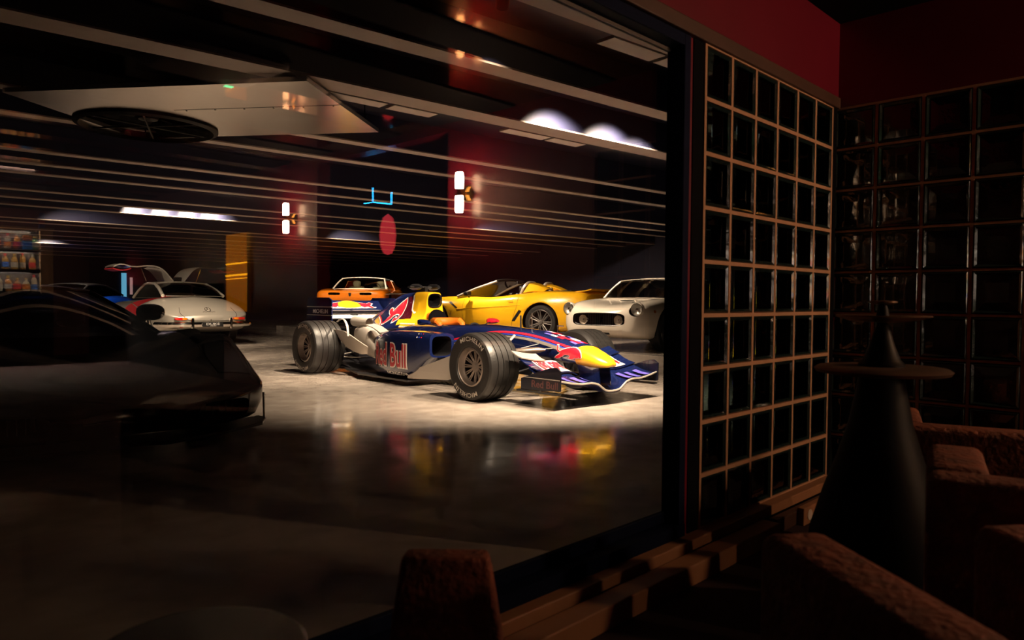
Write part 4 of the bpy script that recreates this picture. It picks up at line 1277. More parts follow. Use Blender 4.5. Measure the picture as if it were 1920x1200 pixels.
# ---------------------------------------------------------------- orange roadster behind
O_paint = mat('signal_orange', (0.78, 0.20, 0.008), 0.32, coat=0.8)
pg = [G(0, 0)]
t = parked('orange_roadster', 'orange open sports car with cream seats and pale windscreen frame', 11.63, 17.26, 225, PL + .20)
ST = [(1.96, .60, .70, .62, .80, .50, .815), (1.90, .56, .70, .82, .835, .68, .845), (1.70, .52, .70, .90, .865, .74, .845), (1.2, .50, .68, .92, .90, .76, .86), (.75, .50, .66, .90, .88, .72, .905), (.1, .46, .62, .89, .84, .74, .88),
      (-.5, .46, .62, .90, .88, .74, .90), (-1.1, .46, .64, .92, .94, .74, .95), (-1.7, .48, .66, .88, .92, .68, .93), (-1.98, .56, .70, .78, .84, .6, .86)]
b = body('bodywork', ST, O_paint, t)
lb = body('lower_bodywork', [(1.90, .2, .34, .70, .54, .62, .56), (1.6, .14, .34, .86, .54, .8, .56), (0, .14, .34, .86, .50, .8, .5), (-1.6, .14, .34, .86, .54, .8, .54), (-1.9, .24, .36, .74, .56, .62, .58)], C_trim, t)
arches(b, (1.25, -1.25), .33, .43, .60)
arches(lb, (1.25, -1.25), .33, .43, .60)
cut(b, [MB().rings([[Vector((x, y, z)) for x, y in ((.35, -.66), (.35, .66), (-.62, .66), (-.62, -.66))] for z in (.5, 1.4)])])
cut(b, [MB().rings([ring_se(x, s * .40 - .15, s * .40 + .15, .725, .790, 24, 5) for x in (1.72, 2.2)]) for s in (-1, 1)])
for s in (-1, 1):
    MB().box((1.80, s * .40 - .145, .73), (1.815, s * .40 + .145, .785)).build('lamp_backing', C_trim, t)
    headlamp(t, (1.825, s * .35, .758), .028, (1, 0, 0))
    headlamp(t, (1.825, s * .46, .758), .028, (1, 0, 0))
    MB().tube([(1.93, s * .40 - .15, .722), (1.93, s * .40 + .15, .722)], .006, 6).build('lamp_trim', C_chrome, t)
    for x in (1.25, -1.25):
        road_wheel(t, x, s, .90, .33, .22, .21, 8, C_trim)
    seat(t, -.38, s * .34, .36, C_cream, .62, .22)
    e0 = [Vector(p) for p in ((-.62, s * .74, .88), (-.66, s * .62, 1.14), (-.68, s * .40, 1.20))]
    e1 = [Vector(p) for p in ((-1.50, s * .80, .93), (-1.45, s * .66, .97), (-1.40, s * .45, .97))]
    MB().sheet(patch(e0, e1, (0, 0, .02)), .025).build('buttress', O_paint, t, smooth=True)
    MB().sheet(patch([v + Vector((-.3, s * .02, .006)) for v in e0[1:]], [v + Vector((0, s * .0, .016)) for v in e1[1:]], (0, 0, .02)), .012).build('engine_vent', P_silver, t, smooth=True)
MB().prism([(-.035, .045), (.035, .045), (.03, -.02), (0, -.05), (-.03, -.02)], .012, Matrix(((0, 0, 1, 1.955), (1, 0, 0, 0), (0, 1, 0, .735), (0, 0, 0, 1)))).build('nose_badge', C_trim, t)
greenhouse(t, O_paint, C_glass, (.72, .72, .895), (.18, .58, 1.19), (-.5, .5, 1.3), (-1, .5, 1.2), roof=False, m_pill=W_paint, pill=.026, frame=W_paint)
MB().tube(arcline((-.66, .60, 1.18), (-.66, -.60, 1.18), (0, 0, .04)), .035, 10).build('roll_bar', C_trim, t, smooth=True)
MB().tube([(.30, .34 + .16 * math.cos(a), .92 + .15 * math.sin(a)) for a in [2 * PI * k / 20 for k in range(21)]], .011, 6).build('steering_wheel', C_trim, t, smooth=True)
pl = thing('display_plinth', 'low black plinth under the orange roadster', 'plinth', (11.63, 17.26, PL), R(225))
MB().box((-1.7, -1.0, 0), (1.7, 1.0, .195)).build('plinth_body', M_black, pl, bevel=.01)
MB().box((-1.7, -1.0, .195), (1.7, 1.0, .2)).build('plinth_top', C_trim, pl)

# ---------------------------------------------------------------- silver gullwing coupe, tail towards the window
S_paint = mat('silver_paint', (0.50, 0.46, 0.40), 0.34, 0.6, coat=0.8)
t = parked('gullwing_coupe', 'silver classic coupe with both gullwing doors raised', 6.10, 16.48, 87.5, 0)
ST = [(2.26, .32, .5, .45, .60, .34, .64), (2.05, .26, .5, .74, .73, .56, .74), (1.6, .22, .5, .86, .83, .66, .83), (1.0, .22, .5, .86, .85, .64, .90), (.5, .22, .52, .84, .85, .62, .945), (0, .22, .52, .84, .85, .62, .96),
      (-.6, .22, .54, .87, .87, .64, .985), (-1.15, .23, .56, .895, .91, .68, .985), (-1.6, .26, .56, .885, .87, .62, .925), (-1.95, .31, .56, .83, .76, .54, .80), (-2.15, .37, .56, .74, .66, .46, .68), (-2.27, .44, .55, .58, .59, .36, .60)]
b = body('bodywork', ST, S_paint, t)
arches(b, (1.2, -1.2), .335, .385, .56)
cut(b, [MB().rings([[Vector((x, y, z)) for x, y in ((.42, .42), (.42, 1.2), (-.55, 1.2), (-.55, .42))] for z in (.50, 1.3)]),
        MB().rings([[Vector((x, y, z)) for x, y in ((.42, -.42), (.42, -1.2), (-.55, -1.2), (-.55, -.42))] for z in (.50, 1.3)]),
        MB().rings([[Vector((x, y, z)) for x, y in ((.42, -.5), (.42, .5), (-.62, .5), (-.62, -.5))] for z in (.42, 1.3)])], C_redin)
T_s = bvh(b)
# side sills visible in the door opening
for s in (-1, 1):
    y0, y1 = sorted((s * .48, s * .80))
    MB().rings(smooth_rings([ring_se(x, y0, y1, .36, .585, 20, 4) for x in (-.54, -.2, .2, .41)], 1)).build('door_sill', C_redin, t, smooth=True)
    seat(t, -.28, s * .26, .32, C_redin, .52, .2)
    # raised door: hinge at the roof, elbow above, red padded inside
    pr = [(.10, 1.285), (.19, 1.40), (.30, 1.53), (.44, 1.605), (.62, 1.615), (.82, 1.59), (.95, 1.60), (1.06, 1.63), (1.16, 1.625), (1.24, 1.58)]
    pr = spline(pr, 3)
    g = []
    for i, (y, z) in enumerate(pr):
        k = i / (len(pr) - 1)
        x0, x1 = -.50 + .10 * k + .25 * max(0, k - .8), .46 - .08 * k - .35 * max(0, k - .75)
        g.append([(x0 + (x1 - x0) * j / 6, s * y, z + .012 * math.sin(PI * j / 6)) for j in range(7)])
    d = MB().sheet(g, .022 * s).build('gullwing_door', S_paint, t, smooth=True)
    e = []
    for i, (y, z) in enumerate(pr):
        k = i / (len(pr) - 1)
        if .62 < k:
            dz = .09 * math.sin(PI * (k - .62) / .38)
            e.append([(-.36 + .66 * j / 5, s * y, z - .03 - dz) for j in range(6)])
    MB().sheet(e, .02).build('door_padding', C_redin, d, smooth=True)
    e = [[(x, s * (y + .004), z - .012) for x in (-.40, -.1, .2, .36)] for y, z in ((.46, 1.60), (.60, 1.603), (.74, 1.588))]
    MB().sheet(e, .004).build('door_window', C_glass_dk, d)
    MB().tube([(.0, s * .52, 1.30), (.0, s * .62, 1.58)], .009, 8).build('door_strut', C_chrome, d)
    for x in (1.2, -1.2):
        road_wheel(t, x, s, .845, .335, .18, .21, 16, C_chrome)
    hx = T_s.ray_cast(Vector((-3, s * .56, .54)), Vector((1, 0, 0)))[0].x
    MB().rings(smooth_rings([ring_se(hx + dx, s * .56 - w_, s * .56 + w_, .515, .565, 16, 4) for dx, w_ in ((.06, .115), (-.015, .12), (-.03, .10))], 2)).build('tail_lamp', C_redlamp, t, smooth=True)
    MB().rings(smooth_rings([ring_se(hx + dx - .004, s * .50 - w_, s * .50 + w_, .520, .560, 16, 4) for dx, w_ in ((.02, .05), (-.02, .05), (-.03, .04))], 2)).build('lamp_amber_part', C_amber, t, smooth=True)
    MB().lathe([(0, .02), (.03, .012), (.032, -.05)], 14, (-1, s * .5, 0), (-2.12, s * .68, .535)).build('indicator', C_amber, t, smooth=True)
    bp = [(-2.33, s * .16, .43), (-2.325, s * .38, .43), (-2.27, s * .62, .43), (-2.16, s * .79, .43), (-1.92, s * .92, .43)]
    MB().tube(spline(bp, 4), .05, 10, flat=1.0).build('bumper', C_chrome, t, smooth=True)
    MB().rings(smooth_rings([ring_se(x, s * .37 - w_, s * .37 + w_, .34, .56, 16, 3) for x, w_ in ((-2.30, .03), (-2.36, .035), (-2.385, .015))], 2)).build('overrider', C_chrome, t, smooth=True)
    MB().tube([(-.50, s * .80, .72), (-.42, s * .93, .84)], .010, 8).build('mirror_stalk', C_chrome, t)
fill = [(-2.33, -.2, .43), (-2.335, .0, .43), (-2.33, .2, .43)]
MB().tube(fill, .048, 10).build('bumper', C_chrome, t, smooth=True)
pb = MB().box((-2.395, -.20, .385), (-2.38, .20, .475)).build('number_plate', C_plate, t, bevel=.003)
v, fs = text_geo('DUKE', 1, .02)
v = fit(v, .26, .045)
decal('plate_letters', (v, fs), lambda a, c: Vector((-2.3965, .13 - a, .415 + c)), C_letter, pb)
decal('plate_small_line', ([(0, 0), (.12, 0), (.12, .008), (0, .008)], [(0, 1, 2, 3)]), lambda a, c: Vector((-2.3965, .06 - a, .398 + c)), C_letter, pb)
# boot star and script
def trunk(y, up):
    h = T_s.ray_cast(Vector((-3.2, y, up)), Vector((1, 0, -.15)))
    return (h[0] + h[1] * .006) if h[0] else Vector((-2.0, y, up))
star = MB()
cpt = trunk(0, .875)
star.tube([trunk(.055 * math.cos(a), .875 + .045 * math.sin(a)) for a in [2 * PI * k / 20 for k in range(21)]], .006, 6)
for k in range(3):
    a = PI / 2 + 2 * PI * k / 3
    star.tube([cpt, trunk(.05 * math.cos(a), .875 + .04 * math.sin(a))], .006, 6)
star.build('boot_star', C_chrome, t, smooth=True)
MB().tube([trunk(.12 - .03 * k, .815 + .006 * (k % 2)) for k in range(9)], .006, 6).build('boot_script', C_chrome, t)
MB().lathe([(0, .03), (.012, .02), (.016, 0)], 10, (-1, 0, .2), trunk(0, .655)).build('boot_handle', C_chrome, t)
seam = [trunk(y, z) for y, z in ((.50, .93), (.54, .80), (.50, .72), (.42, .655), (.30, .64), (0, .635), (-.30, .64), (-.42, .655), (-.50, .72), (-.54, .80), (-.50, .93))]
MB().tube(spline([tuple(p) for p in seam], 4), .004, 5).build('boot_seam', C_trim, t)
greenhouse(t, S_paint, C_glass, (.55, .62, .94), (.18, .50, 1.23), (-.62, .52, 1.23), (-1.35, .60, .985), side=False, m_pill=S_paint, frame=C_chrome, pill=.026)
MB().tube([(-1.40, y, .985) for y in (-.56, -.3, 0, .3, .56)], .012, 8).build('rear_screen_trim', C_chrome, t, smooth=True)
MB().tube([(-.70, 0, 1.27), (-1.02, 0, 1.17), (-1.42, 0, 1.0)], .012, 8).build('rear_screen_bar', C_chrome, t, smooth=True)
MB().tube([(-1.9, .74, .33), (-2.2, .6, .33)], .02, 8).build('exhaust', C_chrome, t)
MB().rings([ring_se(x, .52, .60, .37, .43, 14, 2.5) for x in (-2.28, -2.30)]).build('rear_reflector', C_redlamp, t)

# ---------------------------------------------------------------- black supercar near the window
K_paint = mat('black_paint', (0.0015, 0.0015, 0.003), 0.16, coat=0.0, spec=.22)
t = parked('black_supercar', 'low black supercar with wide nose, parked close to the window', 1.50, 6.90, -91, 0)
ST = [(2.36, .15, .22, .26, .285, .16, .32), (2.25, .13, .26, .62, .33, .42, .365), (2.05, .115, .30, .93, .40, .70, .42), (1.85, .11, .33, 1.0, .50, .82, .455), (1.6, .11, .38, 1.015, .645, .85, .51), (1.3, .11, .42, 1.02, .715, .84, .57), (.95, .11, .42, .98, .69, .78, .635),
      (.5, .11, .42, .93, .66, .72, .72), (-.2, .11, .44, .95, .66, .74, .78), (-.9, .12, .48, 1.0, .74, .80, .80), (-1.4, .14, .5, 1.03, .79, .82, .82), (-2.0, .22, .52, .98, .77, .78, .80), (-2.33, .36, .56, .88, .70, .68, .74)]
b = body('bodywork', ST, K_paint, t)
arches(b, (1.3, -1.35), .34, .40, .66)
cut(b, [MB().rings([ring_se(x, s * .60 - .20, s * .60 + .20, .15, .285, 24, 4) for x in (1.8, 2.6)]) for s in (-1, 1)])
T_k = bvh(b)
lp = [(2.30, .0), (2.38, .20), (2.26, .60), (2.10, .92), (1.92, 1.03), (1.80, 1.03), (1.85, .90), (2.0, .6), (2.05, 0)]
poly = lp + [(x, -y) for x, y in reversed(lp[1:-1])]
MB().prism(poly, .022, Matrix.Translation((0, 0, .075))).build('front_splitter', C_trim, t, bevel=.004)
greenhouse(t, K_paint, C_glass, (1.0, .60, .66), (.10, .36, .975), (-.55, .36, .975), (-1.3, .46, .82), m_pill=K_paint, pill=.03, crown=(.28, .10, .05, .08))
cut(b, [MB().rings([[Vector((x, y, z)) for x, y in ((.75, -.60), (.75, .60), (-.9, .60), (-.9, -.60))] for z in (.35, 1.2)])])
for s in (-1, 1):
    for x in (1.3, -1.35):
        road_wheel(t, x, s, 1.0, .335, .26, .25, 5, C_trim)
    mo = MB().rings(smooth_rings([ring_se(x, s * .63 - a_ * .85, s * .63 + c_ * .85, .83 - w_ * .9, .83 + w_ * .9, 18, 2.6) for x, a_, c_, w_ in ((.86, .05, .05, .03), (.80, .11, .10, .065), (.72, .125, .115, .075), (.69, .11, .10, .065))], 3)).build('door_mirror', K_paint, t, smooth=True)
    MB().tube([(.78, s * .58, .80), (.80, s * .55, .76), (.84, s * .52, .72)], [.022, .020, .03], 8, flat=.6).build('mirror_stalk', K_paint, mo, smooth=True)
    seat(t, -.25, s * .34, .22, C_trim, .46)
    MB().sheet([[(1.93 - .12 * k, s * (.72 + .10 * j), 0) for j in range(3)] for k in range(4)], 0)
    grid = []
    for k in range(5):
        row = []
        for j in range(4):
            x, y = 1.98 - .12 * k, s * (.66 + .075 * j)
            h = T_k.ray_cast(Vector((x, y, 3)), Vector((0, 0, -1)))
            row.append(h[0] + Vector((0, 0, .006)) if h[0] else Vector((x, y, .4)))
        grid.append(row)
    MB().sheet(grid, .004).build('headlamp_cover', C_glass_dk, t, smooth=True)
    MB().tube([(2.16, s * .90, .115), (2.15, s * .90, .30)], .008, 6).build('intake_strut', P_silver, t)
    for k in range(9):
        MB().box((2.02, s * .60 - .18 + .045 * k - .003, .155), (2.03, s * .60 - .18 + .045 * k + .003, .28)).build('grille_bar', C_trim, t)
MB().tube([(1.00, -.35, .70), (.75, 0, .78), (.55, .22, .86)], .008, 6).build('wiper', C_trim, t)

# ---------------------------------------------------------------- blue sports car at the back
B_paint = mat('electric_blue', (0.004, 0.045, 0.42), 0.25, coat=1.0)
bd_ = Vector((0, 0, 0))
t = parked('blue_sports_car', 'bright blue sports car standing beyond the black supercar', 5.80, 23.1, 222, 0)
ST = [(2.2, .3, .5, .5, .70, .36, .72), (2.0, .24, .5, .80, .82, .6, .82), (1.5, .2, .5, .92, .92, .70, .92), (.8, .2, .5, .92, .93, .70, .97), (0, .2, .5, .90, .92, .70, .98), (-.8, .2, .52, .93, .96, .72, 1.0), (-1.5, .24, .54, .94, .96, .7, 1.0), (-2.1, .36, .58, .8, .88, .6, .92)]
b = body('bodywork', ST, B_paint, t)
arches(b, (1.3, -1.3), .35, .42, .6)
cut(b, [MB().rings([ring_se(x, -.55, .55, .36, .56, 28, 4) for x in (1.9, 2.6)])])
greenhouse(t, C_trim, C_glass_dk, (.72, .70, .95), (.05, .55, 1.27), (-.8, .52, 1.28), (-1.55, .60, 1.0), m_pill=C_trim)
for s in (-1, 1):
    headlamp(t, (1.98, s * .64, .68), .085, (1, s * .2, .1))
    for x in (1.3, -1.3):
        road_wheel(t, x, s, .93, .35, .23, .24, 5, C_chrome)
MB().box((.44, -.30, 1.00), (.45, .10, 1.06)).build('screen_card', mat('yellow_card', (.5, .42, .06), .6), t)
# ================================================================ lounge
L_bulb = mat('sconce_glass', (1, .9, .8), 0.4, emit=(1.0, 0.60, 0.34), estr=420.0)
L_brass = mat('polished_brass', (0.80, 0.50, 0.13), 0.14, 1.0)
L_brass2 = mat('brushed_brass', (0.75, 0.40, 0.06), 0.22, 1.0)
L_blackm = mat('black_satin', (0.003, 0.003, 0.004), 0.5, spec=.12)
L_bronze = mat('dark_bronze', (0.24, 0.16, 0.12), 0.32, 0.7)

def lounge(d, lat, z=0.0):
    return Vector((.7126 * d + .7016 * lat, .7016 * d - .7126 * lat, z))
VA = math.atan2(.7016, .7126)            # heading of the view on the ground

# wall lamps on the right wall, seen as reflections in the window
for i, (y, lb) in enumerate(((-1.198, 'brass double-tube wall lamp on burgundy wall beside the glass blocks'), (-3.81, 'brass double-tube wall lamp past the doorway, beside the brass panel'))):
    t = thing('wall_lamp', lb, 'wall lamp', (XR, y, 1.748), 0, 'double-tube wall lamps')
    MB().lathe([(0, -.005), (.062, -.005), (.062, -.012), (.05, -.022), (.02, -.034), (0, -.036)], 28, (1, 0, 0)).build('wall_plate', L_brass, t, smooth=True)
    MB().tube([(-.03, 0, 0), (-.085, 0, 0)], .010, 10).build('arm', L_brass, t, smooth=True)
    MB().lathe([(0, -.024), (.020, -.024), (.024, -.012), (.024, .012), (.020, .024), (0, .024)], 20, (0, 0, 1), (-.090, 0, 0)).build('knuckle', L_brass, t, smooth=True)
    for s in (-1, 1):
        MB().lathe([(0, s * .150), (.020, s * .150), (.025, s * .144), (.0275, s * .10), (.026, s * .03), (.018, s * .022), (0, s * .022)], 24, (0, 0, 1), (-.090, 0, 0)).build('glass_tube', L_bulb, t, smooth=True)

# brass panel on the same wall, its reflected lamplight imitated by glow
t = thing('brass_panel_glow', 'tall brass panel past the far lamp, its reflected lamplight imitated by amber glow', 'wall panel', (XR - .002, -5.04, .80))
MB().box((-.030, -.26, 0), (-.004, .26, .87)).build('glowing_sheet', mat('amber_brass_glow', (.5, .2, .01), .25, emit=(1.0, .27, .004), estr=.8, bump=(3.0, .2)), t, bevel=.003)
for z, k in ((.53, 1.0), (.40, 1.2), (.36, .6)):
    MB().tube([(-.036, -.255, z), (-.036, .255, z + .012)], .009 * k, 8).build('reflection_glow', mat('amber_glint_glow', (.8, .5, .05), .3, emit=(1.0, .45, .01), estr=5.0), t)  # glowing rods imitate bright lamp reflections in the brass
for y0, y1 in ((-.275, -.26), (.26, .275)):
    MB().box((-.034, y0, -.01), (-.002, y1, .88)).build('edge_trim', L_brass2, t)

# blue neon frame, and a made-up glowing column for a red-lit curtain
L_neon = mat('blue_neon', (.1, .5, 1), .4, emit=(0.02, 0.42, 1.0), estr=16.0)
t = thing('neon_frame', 'blue neon tube frame hanging past the lounge doorway', 'neon sign', (4.5, -3.47, 2.5))
nz = MB().tube([(0, -.173, -.36), (0, -.173, -.515), (0, .162, -.565), (0, .162, -.44)], .007, 8).build('neon_tube', L_neon, t)
MB().tube([(0, -.333, -.515), (0, -.20, -.517)], .006, 8).build('neon_tube', L_neon, t)
for y in (-.173, .162):
    MB().tube([(0, y, 0), (0, y, -.36 if y < 0 else -.44)], .003, 6).build('hanger', L_blackm, t)
t = thing('red_curtain_glow', 'red glowing column standing in for a red-lit curtain past the doorway', 'lamp', (4.5, -3.37, 0))
MB().lathe([(0, 0), (.16, 0), (.16, .03), (.03, .05), (.02, 1.40), (0, 1.40)], 24).build('stand', L_blackm, t, smooth=True)
g = [(.045, 1.43), (.075, 1.50), (.085, 1.62), (.075, 1.72), (.05, 1.80), (.0, 1.84)]
MB().lathe([(0, 1.41)] + g, 24).build('curtain_glow', mat('red_glow_glass', (.4, .02, .03), .5, emit=(1.0, .05, .07), estr=2.2), t, smooth=True)  # glow imitates red light on the curtain

# ---------------------------------------------------------------- bar with lit bottle shelves at the far end
B_wood = mat('bar_pine', (.62, .44, .26), .5)
B_dark = mat('bar_dark', (.005, .0045, .005), .6, spec=.1)
B_led = mat('bar_led', (1, .9, .7), .4, emit=(1.0, .82, .60), estr=900.0)
t = thing('back_bar', 'tall lit bottle shelf of the lounge bar with pale wooden posts', 'shelf', (1.0, -8.9, 0))
MB().box((-3.2, -.28, 0), (1.75, .02, 1.0)).build('cabinet', B_dark, t, bevel=.005)
MB().box((-3.2, -.32, 1.0), (1.75, -.30, 1.9)).build('back_panel', mat('bar_back', (.05, .045, .05), .15), t)
for z in (1.0, 1.03 + .27, 1.03 + .55):
    MB().box((-3.2, -.30, z), (1.60, 0, z + .018)).build('shelf_board', B_dark, t)
MB().box((1.70, -.32, 1.0), (1.75, .03, 1.875)).build('bar_light_shield', B_wood, t)  # panel added to keep shelf light off the side wall
MB().box((-3.25, -.32, 1.875), (1.76, .06, 1.90)).build('top_board', B_wood, t, bevel=.003)
for x in (1.60, .0, -1.6, -3.2):
    MB().box((x, -.06, 1.0), (x + .10, .02, 1.875)).build('post', B_wood, t, bevel=.004)
for z in (1.30, 1.58, 1.875):
    MB().box((-3.2, -.035, z - .010), (1.60, -.005, z)).build('led_strip', B_led, t)
    MB().box((-3.2, .0, z - .022), (1.60, .014, z + .018)).build('glare_lip', B_dark if z < 1.8 else B_wood, t)  # lips added to screen the bright strips from the window

MB().box((-3.2, -.28, 1.90), (1.6, -.24, 1.912)).build('led_strip', mat('added_uplight', (1, .8, .7), .4, emit=(1.0, .70, .60), estr=45.0), t)  # strip added on top to brighten the wall behind the bar
GL = [((.55, .30, .06), 'amber'), ((.80, .80, .78), 'clear'), ((.04, .22, .08), 'green'), ((.30, .12, .03), 'brown'), ((.75, .70, .55), 'pale')]
LBL = [((.80, .72, .62), 'cream'), ((.75, .26, .04), 'orange'), ((.70, .70, .70), 'white'), ((.05, .16, .60), 'blue'), ((.60, .04, .05), 'red')]
CAP = [((.70, .70, .68), 'silver'), ((.62, .42, .10), 'gold'), ((.02, .02, .02), 'black'), ((.65, .05, .06), 'red')]
rb = random.Random(11)
SHELF = ('lowest', 'middle', 'top')
def bottle(x, z, kind, gi, li, ci, label):
    t = thing('bottle', label, 'bottle', (x, -9.02 - .05 * (kind % 2), z + .001), 0, 'bottles on the bar shelves')
    if kind == 2:
        pr = [(0, 0), (.042, 0), (.045, .01), (.045, .10), (.038, .125), (.018, .145), (.015, .185), (0, .185)]
    elif kind == 1:
        pr = [(0, 0), (.034, 0), (.037, .01), (.037, .155), (.030, .18), (.014, .20), (.013, .235), (0, .235)]
    else:
        pr = [(0, 0), (.038, 0), (.041, .012), (.041, .13), (.033, .155), (.015, .178), (.014, .215), (0, .215)]
    gc, lc_, cc = GL[gi], LBL[li], CAP[ci]
    MB().lathe(pr, 20).build('glass', mat('bottle_' + gc[1], gc[0], .08, coat=.8, spec=.8), t, smooth=True)
    h = pr[-1][1]
    MB().lathe([(0, h), (.0165, h), (.0165, h - .035), (0, h - .035)], 14).build('cap', mat('cap_' + cc[1], cc[0], .3, .4), t, smooth=True)
    r_ = pr[2][0] + .0008
    MB().lathe([(r_ + .001, .030), (r_ + .001, .10)], 24).build('paper_label', mat('label_' + lc_[1], lc_[0], .6), t)
seen = {}
for r_, z in enumerate((1.018, 1.318, 1.598)):
    for k in range(13):
        if r_ == 2 and k == 1:
            continue
        x = 2.56 - .105 * k - .03 * (r_ == 1)
        kind, gi, li, ci = rb.randrange(3), rb.randrange(5), rb.randrange(5), rb.randrange(4)
        h_ = ('short round', 'tall slim', 'squat wide')[(0, 1, 2)[kind]]
        lab = '%s %s bottle with %s label and %s cap, %s bar shelf' % (h_, GL[gi][1], LBL[li][1], CAP[ci][1], SHELF[r_])
        n = seen.get(lab, 0)
        seen[lab] = n + 1
        bottle(x, z, kind, gi, li, ci, lab)
t = thing('drinks_box', 'small orange and blue carton at the end of the top bar shelf', 'box', (2.46, -8.955, 1.599))
MB().box((-.05, -.03, 0), (.05, .03, .125)).build('carton', mat('carton_blue', (.02, .16, .62), .5), t, bevel=.002)
MB().box((-.051, -.031, .125), (.051, .031, .19)).build('carton_top', mat('carton_orange', (.72, .20, .06), .5), t, bevel=.002)
t = thing('drinks_can', 'blue and red can standing on top of the bar shelf', 'can', (2.63, -8.93, 1.90))
MB().lathe([(0, 0), (.03, 0), (.036, .01), (.036, .20), (.03, .215), (0, .215)], 20).build('can_body', mat('can_blue', (.02, .05, .35), .3, .4), t, smooth=True)
MB().lathe([(.0368, .05), (.0368, .11)], 20).build('can_band', mat('can_red', (.7, .03, .02), .4), t)

# ceiling cassette of the lounge
t = thing('ceiling_cassette', 'dark square air conditioner cassette with green light in the lounge ceiling', 'air conditioner', (1.80, -1.30, 2.312))
cas = MB().rings([ring_se(0, -.36, .36, -.36, .36, 28, 8)])
q = [[Vector((p.y * k, p.z * k, z)) for p in ring_se(0, -.34, .34, -.30, .30, 28, 8)] for k, z in ((1, 0), (1, -.02), (.86, -.045))]
MB().rings(q).build('cover', mat('cassette_grey', (.10, .09, .10), .5), t, smooth=True)
MB().box((.18, -.29, -.048), (.23, -.275, -.040)).build('green_light', mat('green_led', (0, .5, .2), .4, emit=(.0, 1, .35), estr=8), t)

# ---------------------------------------------------------------- furniture
L_weave = mat('rust_weave', (0.24, 0.060, 0.030), 0.85, noise=(16, .22, 5, (0.085, 0.028, 0.016)), bump=(70, 0.5))
L_weave_dk = mat('brown_weave', (0.25, 0.066, 0.026), 0.85, noise=(20, .25, 4, (0.10, 0.030, 0.016)), bump=(60, 0.6))
def armchair(d, lat, ang, label, w_=.66, dp=.50, h=.56, m=L_weave_dk):
    """origin at the middle of the back's outer face; +x along the back, +y into the seat"""
    p = lounge(d, lat)
    t = thing('armchair', label, 'armchair', p, ang, 'woven lounge armchairs')
    bb = .025
    MB().box((-w_ / 2, 0, .06), (w_ / 2, .12, h)).build('backrest', m, t, bevel=bb, seg=3, smooth=True, ang=60)
    for s in (-1, 1):
        x0, x1 = sorted((s * w_ / 2, s * (w_ / 2 - .12)))
        MB().box((x0, .122, .06), (x1, dp, h)).build('armrest', m, t, bevel=bb, seg=3, smooth=True, ang=60)
    MB().box((-w_ / 2 + .122, .122, .10), (w_ / 2 - .122, dp - .01, .36)).build('seat', m, t, bevel=bb, seg=3, smooth=True, ang=60)
    for x in (-w_ / 2 + .05, w_ / 2 - .05):
        for y in (.05, dp - .05):
            MB().lathe([(0, 0), (.016, 0), (.022, .06), (0, .06)], 12, at=(x, y, 0)).build('foot', L_blackm, t)
    return t
armchair(2.21, 1.514, VA - PI / 2 - R(27), 'rust brown woven armchair right beside the flared pedestal table', h=.555)
armchair(1.285, 1.121, VA - PI / 2 - R(30), 'rust brown woven armchair standing between two other armchairs', h=.600, dp=.44)
armchair(.72, .755, VA - PI / 2 + R(8), 'rust brown woven armchair farthest from the flared pedestal table', w_=.52, dp=.55, h=.56)

# small side chair with a narrow tapered back
p = lounge(1.30, -.115)
t = thing('side_chair', 'low chair with narrow tapered rust back beside the window sill', 'chair', p, VA - PI / 2)
g = []
for z, hw, y in ((.19, .120, .03), (.30, .105, .02), (.40, .090, .005), (.47, .079, -.005), (.492, .074, -.007)):
    g.append([Vector((x, yy + y, z)) for x, yy in ((-hw, -.02), (hw, -.02), (hw + .004, .0), (hw, .035), (-hw, .035), (-hw - .004, .0))])
MB().rings(g).build('backrest', L_weave, t, bevel=.008, smooth=True, ang=50)
MB().box((-.15, -.04, .16), (.15, .24, .21)).build('seat', L_weave, t, bevel=.02, seg=3, smooth=True, ang=60)
for x in (-.16, .16):
    for y in (-.01, .25):
        MB().tube([(x * .8, y * .9, .165), (x * .85, y * .9, 0)], [.016, .011], 10).build('leg', L_blackm, t)

# flared pedestal table with a small lamp on it
p = lounge(2.10, 1.073)
t = thing('pedestal_table', 'small round table on a flared black pedestal near the glass block corner', 'table', p)
MB().lathe([(0, .768), (.12, .768), (.172, .764), (.182, .757), (.176, .748), (.12, .742), (0, .742)], 48).build('table_top', L_bronze, t, smooth=True)
MB().lathe([(0, .742), (.060, .742), (.066, .70), (.085, .60), (.115, .50), (.15, .40), (.185, .28), (.20, .14), (.205, .02), (.205, 0), (0, 0)], 40).build('pedestal', L_blackm, t, smooth=True)
t = thing('table_lamp', 'unlit black table lamp with wide flat disc shade on the pedestal table', 'lamp', (p.x, p.y, .768))
MB().lathe([(0, 0), (.062, 0), (.062, .006), (.050, .018), (.034, .06), (.022, .10), (.012, .128), (0, .128)], 32).build('base', L_blackm, t, smooth=True)
MB().lathe([(0, .136), (.03, .139), (.09, .143), (.124, .147), (.128, .143), (.09, .132), (.03, .126), (0, .126)], 40).build('shade', L_bronze, t, smooth=True)
MB().lathe([(0, .142), (.018, .142), (.014, .165), (.010, .178), (0, .178)], 24).build('stem', L_blackm, t, smooth=True)
MB().lathe([(0, .176), (.02, .178), (.039, .183), (.037, .187), (0, .190)], 32).build('cap', L_bronze, t, smooth=True)

# round side table with a tealight
p = lounge(.96, -.417)
t = thing('round_side_table', 'little round dark glass side table at the window', 'table', p)
MB().lathe([(0, .48), (.135, .48), (.141, .475), (.141, .467), (.135, .462), (0, .462)], 48).build('table_top', mat('dark_glass_top', (.008, .007, .008), .25, spec=.2), t, smooth=True)
MB().lathe([(0, .462), (.012, .462), (.012, .03), (.09, .02), (.095, 0), (0, 0)], 24).build('stand', L_blackm, t, smooth=True)

